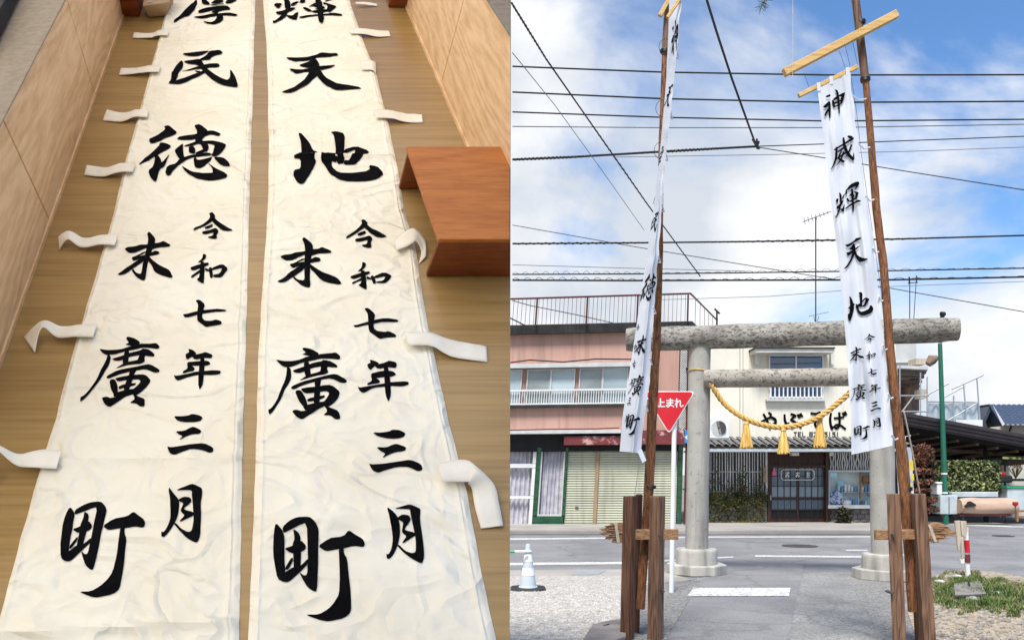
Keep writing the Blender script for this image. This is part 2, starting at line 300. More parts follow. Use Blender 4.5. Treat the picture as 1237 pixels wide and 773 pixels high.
# ------------------------------------------------------------------ brush writing: outlines of the strokes
def _z(x0, y0, s, polys): return [[(x0 + x / s, y0 + y / s) for x, y in p] for p in polys]
RAW = {
'hiro': _z(320, 340, 4.29, [[(205,363),(245,370),(283,392),(280,408),(250,412),(225,405),(197,400),(218,390),(197,372)],
 [(60,425),(100,430),(150,430),(190,425),(225,410),(280,402),(340,395),(370,390),(395,410),(390,425),(350,420),(300,420),(250,430),(200,440),(150,457),(110,460),(85,448)],
 [(118,452),(138,468),(140,510),(125,555),(105,595),(80,640),(50,685),(28,708),(20,680),(40,670),(65,635),(90,585),(106,530),(116,490)],
 [(145,478),(200,460),(260,440),(330,425),(375,450),(380,465),(350,464),(300,456),(240,468),(190,488),(160,487)],
 [(205,432),(235,436),(242,512),(210,508)],[(298,425),(335,428),(327,462),(320,502),(285,502),(294,460)],
 [(178,532),(220,500),(270,488),(325,470),(333,490),(315,502),(260,507),(215,520)],
 [(138,572),(200,540),(260,525),(340,508),(370,508),(425,532),(428,546),(400,549),(350,532),(290,540),(220,557),(150,586)],
 [(262,530),(300,532),(287,575),(264,575)],
 [(160,590),(190,585),(215,620),(226,662),(205,667),(180,637)],
 [(188,582),(240,572),(330,558),(360,563),(392,590),(385,622),(352,655),(332,672),(300,652),(325,622),(338,596),(320,584),(260,592),(210,600)],
 [(260,570),(290,572),(286,652),(254,652)],[(222,622),(312,603),(314,619),(226,642)],[(198,660),(300,638),(342,650),(300,672),(215,688)],
 [(143,687),(165,678),(200,690),(298,663),(232,710),(195,732),(165,716)],[(303,653),(340,675),(385,690),(396,730),(370,734),(340,712),(303,709),(330,690)]]),
'machi': _z(320, 615, 5.154, [[(78,112),(125,160),(130,250),(128,320),(135,410),(120,445),(85,452),(65,340),(58,260),(62,170)],
 [(118,137),(160,105),(210,83),(285,78),(320,105),(342,145),(335,250),(335,400),(328,525),(310,528),(270,500),(235,440),(218,403),(250,427),(268,420),(272,330),(270,250),(268,112),(220,125),(170,147),(122,168)],
 [(182,142),(215,160),(228,190),(230,300),(227,390),(185,392),(182,300),(178,240),(190,190)],[(128,265),(180,245),(230,208),(262,240),(255,265),(200,290),(165,285)],
 [(128,388),(175,308),(183,335),(150,392)],[(83,448),(130,408),(185,370),(230,365),(275,315),(280,345),(215,412),(155,470),(120,470)],
 [(333,240),(400,200),(490,178),(525,143),(560,165),(610,195),(625,225),(615,250),(560,242),(500,258),(440,262),(380,272)],
 [(462,250),(492,250),(496,290),(515,320),(525,420),(540,560),(540,650),(500,685),(400,710),(350,702),(300,684),(258,667),(340,665),(400,630),(440,590),(465,545),(470,420),(465,340)]]),
'sue': _z(325, 280, 9.667, [[(395,130),(415,108),(440,120),(520,185),(520,250),(500,330),(490,420),(485,560),(495,692),(450,692),(370,650),(310,595),(288,565),(300,550),(350,595),(400,608),(425,600),(420,470),(420,360),(430,240),(420,180)],
 [(133,318),(180,295),(260,285),(330,265),(430,258),(520,240),(590,232),(625,210),(680,235),(737,260),(732,281),(680,285),(600,287),(540,300),(500,315),(430,292),(330,332),(270,354),(200,357)],
 [(248,405),(300,390),(410,335),(430,347),(330,397),(420,380),(520,340),(545,328),(600,338),(612,360),(590,377),(520,387),(430,412),(330,442),(290,454),(263,440)],
 [(425,398),(425,460),(340,522),(260,582),(200,617),(140,630),(103,615),(180,573),(250,508),(320,458)],
 [(485,405),(560,460),(640,505),(730,540),(800,570),(862,652),(820,660),(740,642),(650,612),(590,577),(545,512),(490,466)]]),
'rei': _z(415, 260, 4.835, [[(105,50),(125,45),(147,70),(120,97),(80,122),(45,142),(18,154),(20,140),(65,115),(100,85),(112,68)],[(122,58),(160,93),(210,121),(258,145),(230,151),(190,149),(150,117),(117,86)],
 [(83,128),(110,117),(130,111),(134,125),(105,136),(88,139)],[(70,158),(120,147),(155,137),(173,158),(161,180),(167,200),(155,209),(115,201),(110,193),(140,187),(144,166),(110,173),(75,173)]]),
'wa': _z(415, 260, 4.835, [[(113,295),(135,305),(130,325),(100,346),(83,346),(109,325)],[(38,375),(80,361),(150,344),(159,358),(120,373),(55,393)],[(100,340),(130,343),(141,460),(130,461),(88,440),(108,428)],
 [(108,382),(112,400),(60,433),(50,425),(85,398)],[(136,374),(160,384),(166,401),(138,392)],[(158,375),(178,371),(196,425),(178,436),(166,400)],[(176,380),(240,354),(286,380),(266,405),(246,427),(198,427),(193,415),(235,407),(250,378),(185,394)]]),
'nana': _z(415, 260, 4.835, [[(58,662),(80,660),(150,640),(250,627),(322,630),(320,641),(240,646),(150,664),(75,682)],[(123,572),(150,567),(189,600),(181,640),(179,680),(200,699),(240,702),(265,691),(306,710),(309,731),(240,737),(213,743),(180,722),(150,697),(147,640),(144,595)]]),
'nen': _z(420, 420, 4.83, [[(130,98),(165,107),(189,128),(177,141),(150,156),(140,167),(124,155),(118,130),(140,120)],[(158,141),(225,124),(245,117),(292,130),(286,151),(240,149),(180,162)],[(133,185),(200,169),(265,164),(287,182),(265,193),(215,196),(160,202)],
 [(138,188),(170,200),(192,215),(186,229),(150,233),(119,244),(116,232),(145,215)],[(60,251),(80,258),(180,237),(260,224),(356,221),(359,241),(320,251),(250,249),(160,259),(95,286),(75,276)],[(215,145),(240,145),(251,210),(256,300),(240,340),(224,300),(217,220)]]),
'san': _z(420, 420, 4.83, [[(148,514),(200,515),(245,510),(265,497),(310,504),(341,520),(331,541),(290,551),(230,551),(180,541)],[(170,599),(230,600),(265,584),(290,579),(346,602),(336,623),(280,626),(245,636),(203,657),(224,630),(193,618)],[(126,689),(150,695),(200,690),(290,679),(370,674),(431,700),(439,726),(415,736),(360,713),(290,706),(220,726),(180,743),(148,730)]]),
'tsuki': _z(455, 590, 7.73, [[(110,213),(150,258),(200,308),(219,350),(223,440),(206,520),(177,600),(147,650),(122,676),(99,671),(93,623),(115,632),(140,580),(155,490),(145,400),(125,300),(108,245)],
 [(172,239),(240,204),(305,174),(350,189),(411,224),(416,260),(411,340),(426,430),(441,540),(449,660),(431,721),(400,716),(330,681),(260,621),(220,576),(188,538),(215,540),(270,600),(330,629),(360,624),(371,600),(369,500),(349,400),(324,290),(319,236),(250,236)],
 [(203,320),(250,294),(310,299),(326,330),(301,366),(276,386),(266,410),(300,424),(350,434),(377,460),(320,491),(248,527),(243,516),(284,466),(249,441),(239,420),(249,380),(254,350),(213,336)]]),
'ten': _z(330, 55, 4.297, [[(68,77),(110,80),(170,77),(230,67),(250,54),(300,57),(336,59),(341,72),(310,77),(240,81),(170,96),(120,101),(90,93)],[(86,139),(140,142),(200,135),(270,124),(333,117),(300,131),(240,146),(180,161),(120,169),(105,159)],
 [(195,93),(225,86),(247,120),(242,165),(190,211),(130,246),(85,259),(43,255),(100,237),(160,199),(190,165),(205,137),(130,122),(190,102)],[(222,148),(250,143),(271,180),(320,204),(380,224),(440,234),(467,245),(390,249),(320,246),(270,217),(232,178)]]),
'chi': _z(330, 55, 4.297, [[(133,474),(155,479),(191,520),(209,560),(230,567),(234,580),(216,600),(226,612),(206,660),(166,731),(150,741),(127,731),(107,690),(109,660),(145,650),(146,606),(103,600),(150,580),(148,520)],
 [(253,567),(280,590),(330,578),(332,622),(305,612),(306,640),(340,674),(400,679),(480,671),(505,654),(498,638),(540,639),(579,685),(546,716),(500,726),(400,726),(340,713),(294,681),(269,631),(250,611)],
 [(300,467),(330,461),(376,477),(371,560),(374,622),(330,627),(327,540),(317,480)],[(368,560),(430,534),(502,565),(491,581),(451,611),(431,631),(368,630),(370,614),(400,609),(425,575),(430,556),(373,581)]]),
'kagaya': _z(325, 0, 13.02, [[(212,14),(260,14),(331,60),(346,150),(331,202),(268,202),(249,150),(249,60)],[(78,130),(120,94),(206,109),(206,131),(145,187)],[(348,115),(440,59),(482,69),(400,131),(348,147)],[(103,234),(220,214),(350,163),(427,169),(381,211),(280,261),(140,287)],
 [(238,238),(302,238),(272,310),(202,361),(100,427),(63,421),(74,378),(100,389),(180,309)],[(268,288),(370,299),(430,249),(467,233),(442,357),(400,362),(310,331)],
 [(540,0),(700,-60),(1000,-70),(1100,-30),(1045,20),(900,62),(860,72),(950,0),(700,12),(560,28)],[(480,70),(520,-10),(572,30),(562,80),(510,102)],
 [(528,157),(572,148),(650,189),(692,231),(640,232),(568,202)],[(858,78),(1052,124),(1053,150),(962,237),(898,222),(920,150),(908,112),(848,102)],[(598,152),(760,70),(852,84),(762,112)],[(678,132),(780,108),(887,150),(862,182),(698,188),(780,160)],[(658,217),(900,188),(922,227),(698,248)],
 [(468,320),(560,299),(700,274),(900,264),(1000,244),(1152,280),(1142,302),(1000,291),(850,291),(700,311),(508,337)],[(718,18),(832,38),(852,260),(872,350),(836,442),(788,412),(768,300),(758,150)]]),
'toku': _z(165, 145, 9.09, [[(313,100),(365,87),(410,124),(457,165),(431,186),(340,231),(270,266),(175,300),(154,270),(159,245),(240,194),(330,129)],[(273,279),(330,289),(392,320),(386,346),(300,401),(200,461),(110,511),(32,541),(100,479),(170,419),(260,329)],
 [(223,428),(255,434),(286,480),(295,520),(382,416),(361,470),(321,556),(271,581),(241,711),(215,717),(174,681),(144,600),(200,560),(215,500)],
 [(638,84),(710,81),(802,155),(771,200),(721,260),(781,280),(807,330),(801,371),(770,392),(740,361),(720,311),(650,301),(660,240),(680,160)],[(448,239),(500,214),(680,184),(810,149),(870,154),(937,185),(915,212),(830,191),(760,216),(640,246),(520,256)],
 [(528,331),(650,279),(720,239),(742,270),(650,321),(560,337)],[(526,293),(526,340),(531,420),(547,470),(490,482),(439,400),(439,370)],[(698,269),(830,254),(940,279),(1002,315),(941,401),(880,442),(830,437),(860,370),(870,310),(800,290)],
 [(588,340),(640,329),(662,370),(651,412),(588,401)],[(648,402),(760,359),(782,380),(680,422)],[(488,470),(600,429),(720,404),(800,394),(852,420),(700,441),(570,471),(480,531),(420,591),(391,651),(360,664),(334,630),(344,560),(380,534),(450,519)],
 [(638,470),(665,453),(680,485),(800,459),(842,439),(831,481),(760,541),(700,567),(649,551)],[(848,444),(960,449),(1021,490),(1037,537),(940,531)],[(508,538),(545,559),(620,604),(720,629),(830,624),(850,610),(840,560),(786,506),(870,559),(960,599),(1012,645),(991,671),(900,701),(780,707),(680,686),(590,641),(539,591)]]),
'tami': _z(195, 55, 12.37, [[(316,181),(420,164),(560,139),(742,124),(640,181),(540,217),(430,222)],[(736,124),(880,124),(932,155),(890,181),(750,231),(740,262),(600,282),(578,260),(660,219),(700,179)],
 [(336,290),(450,269),(592,254),(640,320),(700,400),(800,479),(920,549),(1000,580),(1040,539),(1040,408),(1111,510),(1163,662),(1060,667),(900,642),(790,582),(700,502),(620,412),(540,322),(400,317)],
 [(300,268),(337,300),(331,370),(280,430),(230,560),(211,622),(107,611),(150,559),(170,440),(210,369)],[(128,602),(230,569),(400,509),(560,449),(640,419),(672,450),(600,491),(430,581),(270,642)],[(286,430),(420,410),(540,359),(700,314),(860,311),(882,345),(861,367),(720,377),(560,396),(430,427)],[(496,424),(600,429),(560,452)]]),
'atsu': _z(200, 0, 12.37, [[(481,48),(497,110),(451,210),(380,281),(280,317),(160,372),(137,356),(240,289),(330,189),(430,109)],[(468,17),(560,-30),(800,-40),(824,5),(600,27)],[(557,58),(620,59),(682,110),(661,132),(569,117)],[(678,46),(850,29),(962,24),(941,46),(720,62)],[(948,34),(1040,34),(1077,60),(1000,111),(897,117)],[(686,106),(760,69),(882,64),(871,96),(760,112)],[(678,131),(880,119),(892,131),(700,147)],
 [(508,214),(600,179),(820,149),(930,149),(982,175),(961,191),(840,206),(780,240),(871,280),(872,330),(831,381),(740,402),(650,391),(566,354),(690,365),(750,350),(780,310),(770,260),(688,229),(800,185),(700,206),(560,246),(509,247)],[(421,301),(550,289),(720,259),(960,234),(1087,260),(1061,282),(950,276),(800,276),(570,320)]]),
'kami': _z(980, 95, 7.03, [[(118,150),(160,129),(166,150),(130,162)],[(93,241),(150,189),(166,200),(125,252)],[(143,190),(166,200),(166,331),(150,336),(144,260)],[(108,302),(150,239),(152,265),(115,327)],[(173,180),(195,184),(206,240),(184,242)],[(183,170),(292,108),(286,150),(266,212),(244,217),(260,140),(195,192)],[(188,205),(262,174),(256,191),(195,222)],[(188,241),(262,204),(251,224),(195,247)],[(198,89),(231,100),(246,200),(246,307),(234,290),(224,200),(214,120)]]),
'ikari': _z(980, 95, 7.03, [[(208,587),(250,529),(302,514),(302,531),(255,552),(225,592)],[(163,604),(190,604),(206,640),(191,741),(174,767),(180,690)],[(218,489),(250,489),(291,560),(331,640),(372,681),(350,677),(290,632),(254,560)],[(344,588),(361,610),(372,681),(344,651)],[(298,490),(336,468),(337,501),(309,512)],[(318,569),(327,590),(291,652),(268,651)],[(203,640),(251,598),(241,640),(272,690),(254,702),(224,651)],[(198,661),(272,609),(266,631),(204,682)],[(213,731),(240,679),(272,679),(224,737)]]),
}
def stroke(pts, w):
    pts = [Vector((x, y)) for x, y in pts]
    if not hasattr(w, '__len__'): w = [w] * len(pts)
    l, r = [], []
    for i, p in enumerate(pts):
        d = (pts[min(i + 1, len(pts) - 1)] - pts[max(i - 1, 0)]).normalized(); n = Vector((-d.y, d.x)) * w[i] / 2
        if i == 0: p = p - d * w[i] * 0.4
        if i == len(pts) - 1: p = p + d * w[i] * 0.4
        l.append(tuple(p + n)); r.append(tuple(p - n))
    return l + r[::-1]
def brush(pts, w):                                 # a curling stroke as short overlapping pieces (one list of outlines)
    fine, ww = [], []
    if not hasattr(w, '__len__'): w = [w] * len(pts)
    for i in range(len(pts) - 1):
        p0 = pts[max(i - 1, 0)]; p1, p2 = pts[i], pts[i + 1]; p3 = pts[min(i + 2, len(pts) - 1)]
        for k in range(5):
            t = k / 5
            fine.append(tuple(.5 * (2 * p1[j] + (p2[j] - p0[j]) * t + (2 * p0[j] - 5 * p1[j] + 4 * p2[j] - p3[j]) * t * t + (3 * p1[j] - p0[j] - 3 * p2[j] + p3[j]) * t ** 3) for j in (0, 1)))
            ww.append(w[i] + (w[i + 1] - w[i]) * t)
    fine.append(pts[-1]); ww.append(w[-1]); out = []
    for a, c, wa, wc in zip(fine, fine[1:], ww, ww[1:]): out.append(stroke([a, c], [wa, wc]))
    return out
def chaikin(p):
    o = []
    for i in range(len(p)):
        a, b = p[i], p[(i + 1) % len(p)]
        o.append((a[0] * .8 + b[0] * .2, a[1] * .8 + b[1] * .2)); o.append((a[0] * .2 + b[0] * .8, a[1] * .2 + b[1] * .8))
    return o
def bbox(polys):
    xs = [x for p in polys for x, y in p]; ys = [y for p in polys for x, y in p]
    return min(xs), min(ys), max(xs), max(ys)
def unit(polys):                                   # outlines scaled to a 0..1 box
    a, b, c, d = bbox(polys)
    return [[((x - a) / (c - a), (y - b) / (d - b)) for x, y in p] for p in polys]
def ink_mesh(mb, polys, fn, step, smooth=True):    # union of outlines, cut into small triangles, carried onto a surface by fn(x, y)
    vs_, fs = [], []
    for p in polys:
        if smooth: p = chaikin(p)
        if sum(a[0] * c[1] - c[0] * a[1] for a, c in zip(p, p[1:] + p[:1])) < 0: p = p[::-1]
        fs.append(list(range(len(vs_), len(vs_) + len(p)))); vs_ += [Vector(q) for q in p]
    a, b, c, d = bbox(polys)
    if step:
        nx, ny = int((c - a) / step) + 1, int((d - b) / step) + 1
        for i in range(nx + 1):
            for j in range(ny + 1): vs_.append(Vector((a + i * step, b + j * step)))
    ov, oe, of, _, _, orf = delaunay_2d_cdt(vs_, [], fs, 0, 1e-5)
    base = len(mb.v); used = {}
    for f, src in zip(of, orf):
        if not src: continue
        t = []
        for k in f:
            if k not in used:
                used[k] = len(mb.v); mb.v.append(Vector(fn(ov[k].x, ov[k].y)))
            t.append(used[k])
        mb.f.append(tuple(t))

RAW['ikari'] = [q for st in (([(.24, .26), (.22, .6), (.12, .85), (.0, 1.0)], [.09, .11, .08, .03]), ([(.16, .30), (.5, .24), (.97, .16)], [.07, .08, .1]), ([(.55, .0), (.6, .3), (.74, .65), (.99, .96)], [.08, .12, .12, .1]), ([(.99, .95), (1.0, .84), (.99, .72)], [.09, .06, .02]),
    ([(.9, .4), (.78, .62), (.6, .8)], [.1, .07, .03]), ([(.76, .0), (.9, .1)], [.07, .12]), ([(.32, .43), (.54, .38)], [.07, .09]), ([(.45, .47), (.34, .68), (.56, .9)], [.07, .08, .09]), ([(.55, .54), (.44, .76), (.24, .94)], [.08, .07, .03]), ([(.26, .68), (.62, .6)], [.07, .08])) for q in brush(*st)]
# ------------------------------------------------------------------ the indoor place: wooden floor, panelled walls, two long banners
D1 = Vector(((325 - CX) / FPX, 1, (HY + 480) / FPX)); E1 = D1.normalized()     # the way the banners run
EX = Vector((1, 0, 0)); NF = EX.cross(D1).normalized()                          # floor normal
WU = -Vector(((330 - CX) / FPX, 1, (HY - 851) / FPX)).normalized()              # the way the wall seams rise
CAMP = Vector((0, 0, EYE)); HF = 1.5
def room_px(x, y, r=0.0, h=0.0):                  # picture point on the floor, or on a level r up the wall direction
    d = Vector(((x - CX) / FPX, 1, (HY - y) / FPX))
    t = (-HF + r * NF.dot(WU)) / NF.dot(d)
    return CAMP + d * t + NF * h
O0 = room_px(325, 400)
BASIS = Matrix((EX, E1, WU)).transposed().inverted()
def rgc(p): return BASIS @ (p - O0)
def RP(p, q, r): return O0 + EX * p + E1 * q + WU * r
def yrow(p):                                      # picture row of a point
    d = p - CAMP; return HY - d.z / d.y * FPX
def solve_r(base, yt):
    lo, hi = 0.0, 1.6
    for _ in range(50):
        m = (lo + hi) / 2
        if yrow(base + WU * m) > yt: lo = m
        else: hi = m
    return lo

# floor: one slab, its free edge runs along the doorway line
mb = MB()
qa, qb = rgc(room_px(300, 830)).y, rgc(room_px(300, -70)).y
c4 = [RP(-2.2, qa, 0), RP(2.2, qa, 0), RP(2.2, qb, 0), RP(-2.2, qb, 0)]
mb.prism(c4, [p - NF * 0.06 for p in c4])
floor = mb.build('floor', M['floor'], gc=rgc, kind='structure', clip=True)

# the room's ceiling, behind and above the viewer, mostly an added translucent sheet diffusing the sun; the far end and the sides stay open to daylight
qm = qa - 1.0; CH = 2.1
qe = rgc(room_px(300, -6) + SUN_DIR * (CH / NF.dot(SUN_DIR))).y      # far enough to keep the sun off the floor in view
for nm_, q0_, q1_, mt_ in (('ceiling', qa - 1.3, qm, 'plaster'), ('added_diffuser', qm + .01, qe, 'diffuser')):
    cc = [RP(-3.4, q0_, 0), RP(2.2, q0_, 0), RP(2.2, q1_, 0), RP(-3.4, q1_, 0)]
    MB().prism([p + NF * CH for p in cc], [p + NF * (CH + .02) for p in cc]).build(nm_, M[mt_], kind='structure', clip=True)
# left wall: three oak panels under a pale ledge
def wall(name, bases, H, out, seam=0.004, th=0.03):
    root = bpy.data.objects.new(name, None); put(root, None, bases[0]); tag(root, kind='structure')
    for i in range(len(bases) - 1):
        a, b = bases[i], bases[i + 1]; d = (b - a).normalized()
        a2, b2 = a + d * seam, b - d * seam
        m = MB(); m.prism([a2, b2, b2 + WU * H, a2 + WU * H], [p + out * th for p in (a2, b2, b2 + WU * H, a2 + WU * H)])
        m.build('wall_panel', M['oak'], root, gc=rgc, bevel=0.003, clip=True)
    a, b = bases[0], bases[-1]
    m = MB(); m.prism([a + out * .012, b + out * .012, b + out * .012 + WU * (H - .01), a + out * .012 + WU * (H - .01)], [p + out * .08 for p in (a, b, b + WU * (H - .01), a + WU * (H - .01))])
    m.build('backing_board', M['black_frame'], root, clip=True)
    m = MB(); e = -out
    m.prism([a + e * .006, b + e * .006, b + e * .006 + WU * .018, a + e * .006 + WU * .018], [p - e * .004 for p in (a, b, b + WU * .018, a + WU * .018)])
    m.build('skirting', M['oak'], root, gc=rgc, clip=True)
    return root
s2, s1 = room_px(61, 268), room_px(115, 116)
dl = (s1 - s2).normalized()
LH = (solve_r(s2, 136) + solve_r(s1, 0)) / 2
bL = [s2 - dl * 1.0, s2, s1, s1 + dl * 1.15, s1 + dl * 2.3]
wl = wall('wall_left', bL, LH, -EX)
m = MB(); a, b = bL[0] + WU * (LH + .002), bL[-1] + WU * (LH + .002)
m.prism([a + EX * .012, b + EX * .012, b - EX * .7, a - EX * .7], [p + NF * .006 for p in (a + EX * .012, b + EX * .012, b - EX * .7, a - EX * .7)])
m.build('ledge', M['carpet'], wl, gc=rgc, bevel=0.004)
r3, r2 = room_px(532, 104), room_px(560, 168)
dr = (r3 - r2).normalized()
RH = solve_r(r3, -33)
bR = [r3 - dr * 1.25, r3, r3 + dr * 0.95, r3 + dr * 2.4]
wr = wall('wall_right', bR, RH, EX)
m = MB(); a, b = bR[0] + WU * (RH + .002), bR[-1] + WU * (RH + .002)
m.prism([a - EX * .012, b - EX * .012, b + EX * .25, a + EX * .25], [p + NF * .006 for p in (a - EX * .012, b - EX * .012, b + EX * .25, a + EX * .25)])
m.build('ledge', M['carpet'], wr, gc=rgc, clip=True)
# black window rail standing on the left ledge
t = thing('window_rail', 'black grooved window rail lying on the pale ledge in the corner', 'window rail', room_px(5, 30, LH))
for k in range(3):
    m = MB(); A, B = room_px(26 - 11 * k, -20, LH + .03), room_px(-14 - 11 * k, 60, LH + .03)
    m.beam(A + NF * .02, B + NF * .02, .03, .05 + .015 * k, side=EX); m.build('rail', M['black_frame'], t, bevel=.004)

# step stool: top board and two end boards
fb = room_px(510, 336); HS = solve_r(fb, 290)
TL, FL_ = room_px(491, 177, HS), room_px(530, 289, HS)
qf, qk = rgc(FL_).y, rgc(TL).y; p0 = rgc(FL_).x; p0b = rgc(TL).x
pr = p0 + .42
t = thing('step_stool', 'low reddish brown wooden step stool with open sides on the floor', 'stool', fb)
def rbox(p0, p1, q0, q1, r0, r1, pp0=None, pp1=None):
    pp0 = p0 if pp0 is None else pp0; pp1 = p1 if pp1 is None else pp1
    c = [(p0, q0), (p1, q0), (pp1, q1), (pp0, q1)]
    return MB().prism([RP(a, b, r0) for a, b in c], [RP(a, b, r1) for a, b in c])
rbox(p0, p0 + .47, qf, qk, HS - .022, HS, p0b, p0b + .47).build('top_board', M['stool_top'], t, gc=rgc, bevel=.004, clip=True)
rbox(p0 + .004, p0 + .46, qf + .004, qf + .024, 0.002, HS - .023).build('front_board', M['stool_shaded'], t, gc=rgc, bevel=.003, clip=True)
rbox(p0b + .004, p0b + .45, qk - .03, qk - .01, 0.002, HS - .023).build('back_board', M['stool_shaded'], t, gc=rgc, bevel=.003, clip=True)
# things at the far end of the floor
for (x0, x1, yb, lab) in ((146, 169, 21, 'dark reddish wooden block at the far end of the left wall'), (469, 497, 10, 'dark reddish wooden block at the far end of the right wall')):
    A, B = rgc(room_px(x0, yb)), rgc(room_px(x1, yb))
    t = thing('wooden_block', lab, 'wooden block', room_px(x0, yb))
    rbox(A.x, B.x, A.y, A.y + .35, .002, .32).build('body', M['stool_shaded'], t, gc=rgc, bevel=.006)
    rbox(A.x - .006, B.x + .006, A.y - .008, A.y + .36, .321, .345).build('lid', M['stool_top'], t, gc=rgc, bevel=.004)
A, B = rgc(room_px(180, 22)), rgc(room_px(203, 14))
m = MB(); m.prism([RP(A.x, A.y, .003), RP(B.x, A.y + .02, .003), RP(B.x + .02, A.y + .2, .003), RP(A.x - .02, A.y + .16, .003)], [RP(A.x - .02, A.y - .02, .09), RP(B.x + .03, A.y + .01, .10), RP(B.x + .04, A.y + .24, .12), RP(A.x - .03, A.y + .2, .1)])
t = thing('paper_bag', 'folded tan paper bag beside the far end of the left banner', 'paper bag', room_px(190, 20))
m.build('bag', M['kraft'], t, bevel=.006)
MB().tube([RP(A.x, A.y + .02, .095), RP(A.x + .08, A.y - .01, .13), RP(B.x + .04, A.y + .05, .105)], .004, 6).build('cord', M['tape'], t, smooth=True)

# cloth relief of the banners: soft rolls, creases and cross folds
CREASES = {}
def creases(seed):
    if seed not in CREASES:
        rr = random.Random(int(seed * 100)); L = []
        for _ in range(95):
            a = rr.gauss(0, .5) + (math.pi / 2 if rr.random() < .2 else 0)
            L.append((rr.uniform(-1.1, .75), rr.uniform(-1.4, 3.2), math.cos(a), math.sin(a), rr.uniform(.05, .22), rr.uniform(.012, .026), rr.uniform(.0015, .005) * rr.choice((1, 1, -.7))))
        CREASES[seed] = L
    return CREASES[seed]
def relief(w, seed, folds):
    p, q = w.x, w.y; hc = 0.0
    for cx, cy, ca, sa, ln, wd, am in creases(seed):
        dx, dy = p - cx, q - cy
        if dx > ln or dx < -ln or dy > ln or dy < -ln: continue
        al = dx * ca + dy * sa; d = dy * ca - dx * sa + .25 * al * al / ln
        al = abs(al) / ln; d = abs(d) / wd
        if al < 1 and d < 1: hc += am * (1 - d * d) ** 2 * (1 - al * al)
    v = Vector((p * 2.6 + seed, q * 4.4, seed * .7))
    h = .0055 * noise.noise(v)
    v2 = Vector((p * 6.5 + q * 2.6 + seed, q * 10.0 - p * 2.2, 3.1 + seed))
    n = 1 - abs(noise.noise(v2)) * 2.0
    h += .0036 * max(n, 0) ** 2
    v3 = Vector((p * 9 - q * 5 + seed, q * 9 + p * 7, 9.1))
    n = 1 - abs(noise.noise(v3)) * 2.2
    h += .002 * max(n, 0) ** 2
    h += .0012 * noise.noise(Vector((p * 26, q * 34, seed)))
    for (q0, sl, wd, am) in folds:
        d = (q - q0 - sl * p) / wd
        h += am * math.exp(-d * d)
    return h + hc + .008
def interp(tab, y):
    if y <= tab[0][0]: a, b = tab[0], tab[1]
    elif y >= tab[-1][0]: a, b = tab[-2], tab[-1]
    else:
        for a, b in zip(tab, tab[1:]):
            if a[0] <= y <= b[0]: break
    return a[1] + (b[1] - a[1]) * (y - a[0]) / (b[0] - a[0])
LB_L = [(0,204),(44,193),(87,181.6),(145,166),(205,149),(255,138.5),(310,122.7),(384,101),(452,81),(505,68),(553,53),(652,25),(747,0),(830,-23)]
LB_R = [(0,308.7),(130,305),(255,301),(380,298),(505,294),(640,291.5),(773,289),(830,288)]
RB_L = [(0,317.5),(40,321),(91,323.5),(195,325),(255,323.5),(351,317),(435,312),(505,310.5),(640,306),(773,300),(830,297)]
RB_R = [(0,423),(7,424),(47,438),(91,454.6),(158,471),(235,486),(255,488),(300,502),(368,512),(418,522),(505,541),(595,564),(694,582),(772,599),(830,611)]
def qrow(x, y): return rgc(room_px(x, y)).y
def banner(name, label, eL, eR, seed, folds, hems):
    root = thing(name, label, 'banner', room_px((interp(eL, 773) + interp(eR, 773)) / 2, 773))
    NU, NV = 120, 420
    q0, q1 = qrow(300, 815), qrow(300, -35)
    def pt(u, v):
        q = q0 + (q1 - q0) * v; y = yrow(RP(0, q, 0))
        x0, x1 = interp(eL, y), interp(eR, y)
        jag = .25 * math.sin(y * .11 + seed) + .3 * noise.noise(Vector((y * .05, seed, 0)))
        x = x0 + jag + (x1 - x0 - 2 * jag) * u
        w = room_px(x, y); g = rgc(w)
        h = relief(g, seed, folds)
        for uu, am in hems:
            h += am * math.exp(-((u - uu) / .006) ** 2)
        e = min(u, 1 - u)
        if e < .025: h *= .15 + .85 * e / .025
        return w + NF * h
    MB().grid(pt, NU, NV).build('cloth', M['canvas'], root, smooth=True, gc=rgc)
    root['seed'] = seed
    return root
def banner_ink(root, eL, eR, seed, folds, items):
    for nm, (x0, y0, x1, y1), sh in items:
        polys = RAW[nm]; un = unit(polys)
        w, hh = x1 - x0, y1 - y0
        tot = abs(sh) * hh; iw = w - tot * .6
        pts = [[(x0 + tot * .3 + u * iw + sh * (.5 - v) * hh, y0 + v * hh) for u, v in p] for p in un]
        m = MB()
        def fn(x, y):
            wv = room_px(x, y); return wv + NF * (relief(rgc(wv), seed, folds) + .0019 + .0027 * max(0, 1 - y / 400))
        ink_mesh(m, pts, fn, 2.2)
        m.build('character', M['ink'], root, smooth=True)
foldsL = [(qrow(150, 150), .02, .022, .007), (qrow(150, 395), .05, .03, .007), (qrow(150, 556), .03, .010, .009), (qrow(150, 752), .07, .012, .014), (qrow(150, 60), .0, .03, .006), (qrow(200, 270), -.2, .02, .006)]
foldsR = [(qrow(400, 192), -.02, .014, .015), (qrow(400, 92), -.06, .02, .007), (qrow(400, 360), .12, .03, .007), (qrow(400, 632), .05, .03, .012), (qrow(400, 205), .0, .05, -.006), (qrow(450, 480), .35, .03, .008)]
B1 = banner('long_cloth_banner', 'left of two cream cloth banners on the wooden floor, tapes on its left edge', LB_L, LB_R, 2.3, foldsL, [(.035, .003), (.955, .003), (.97, -.0015)])
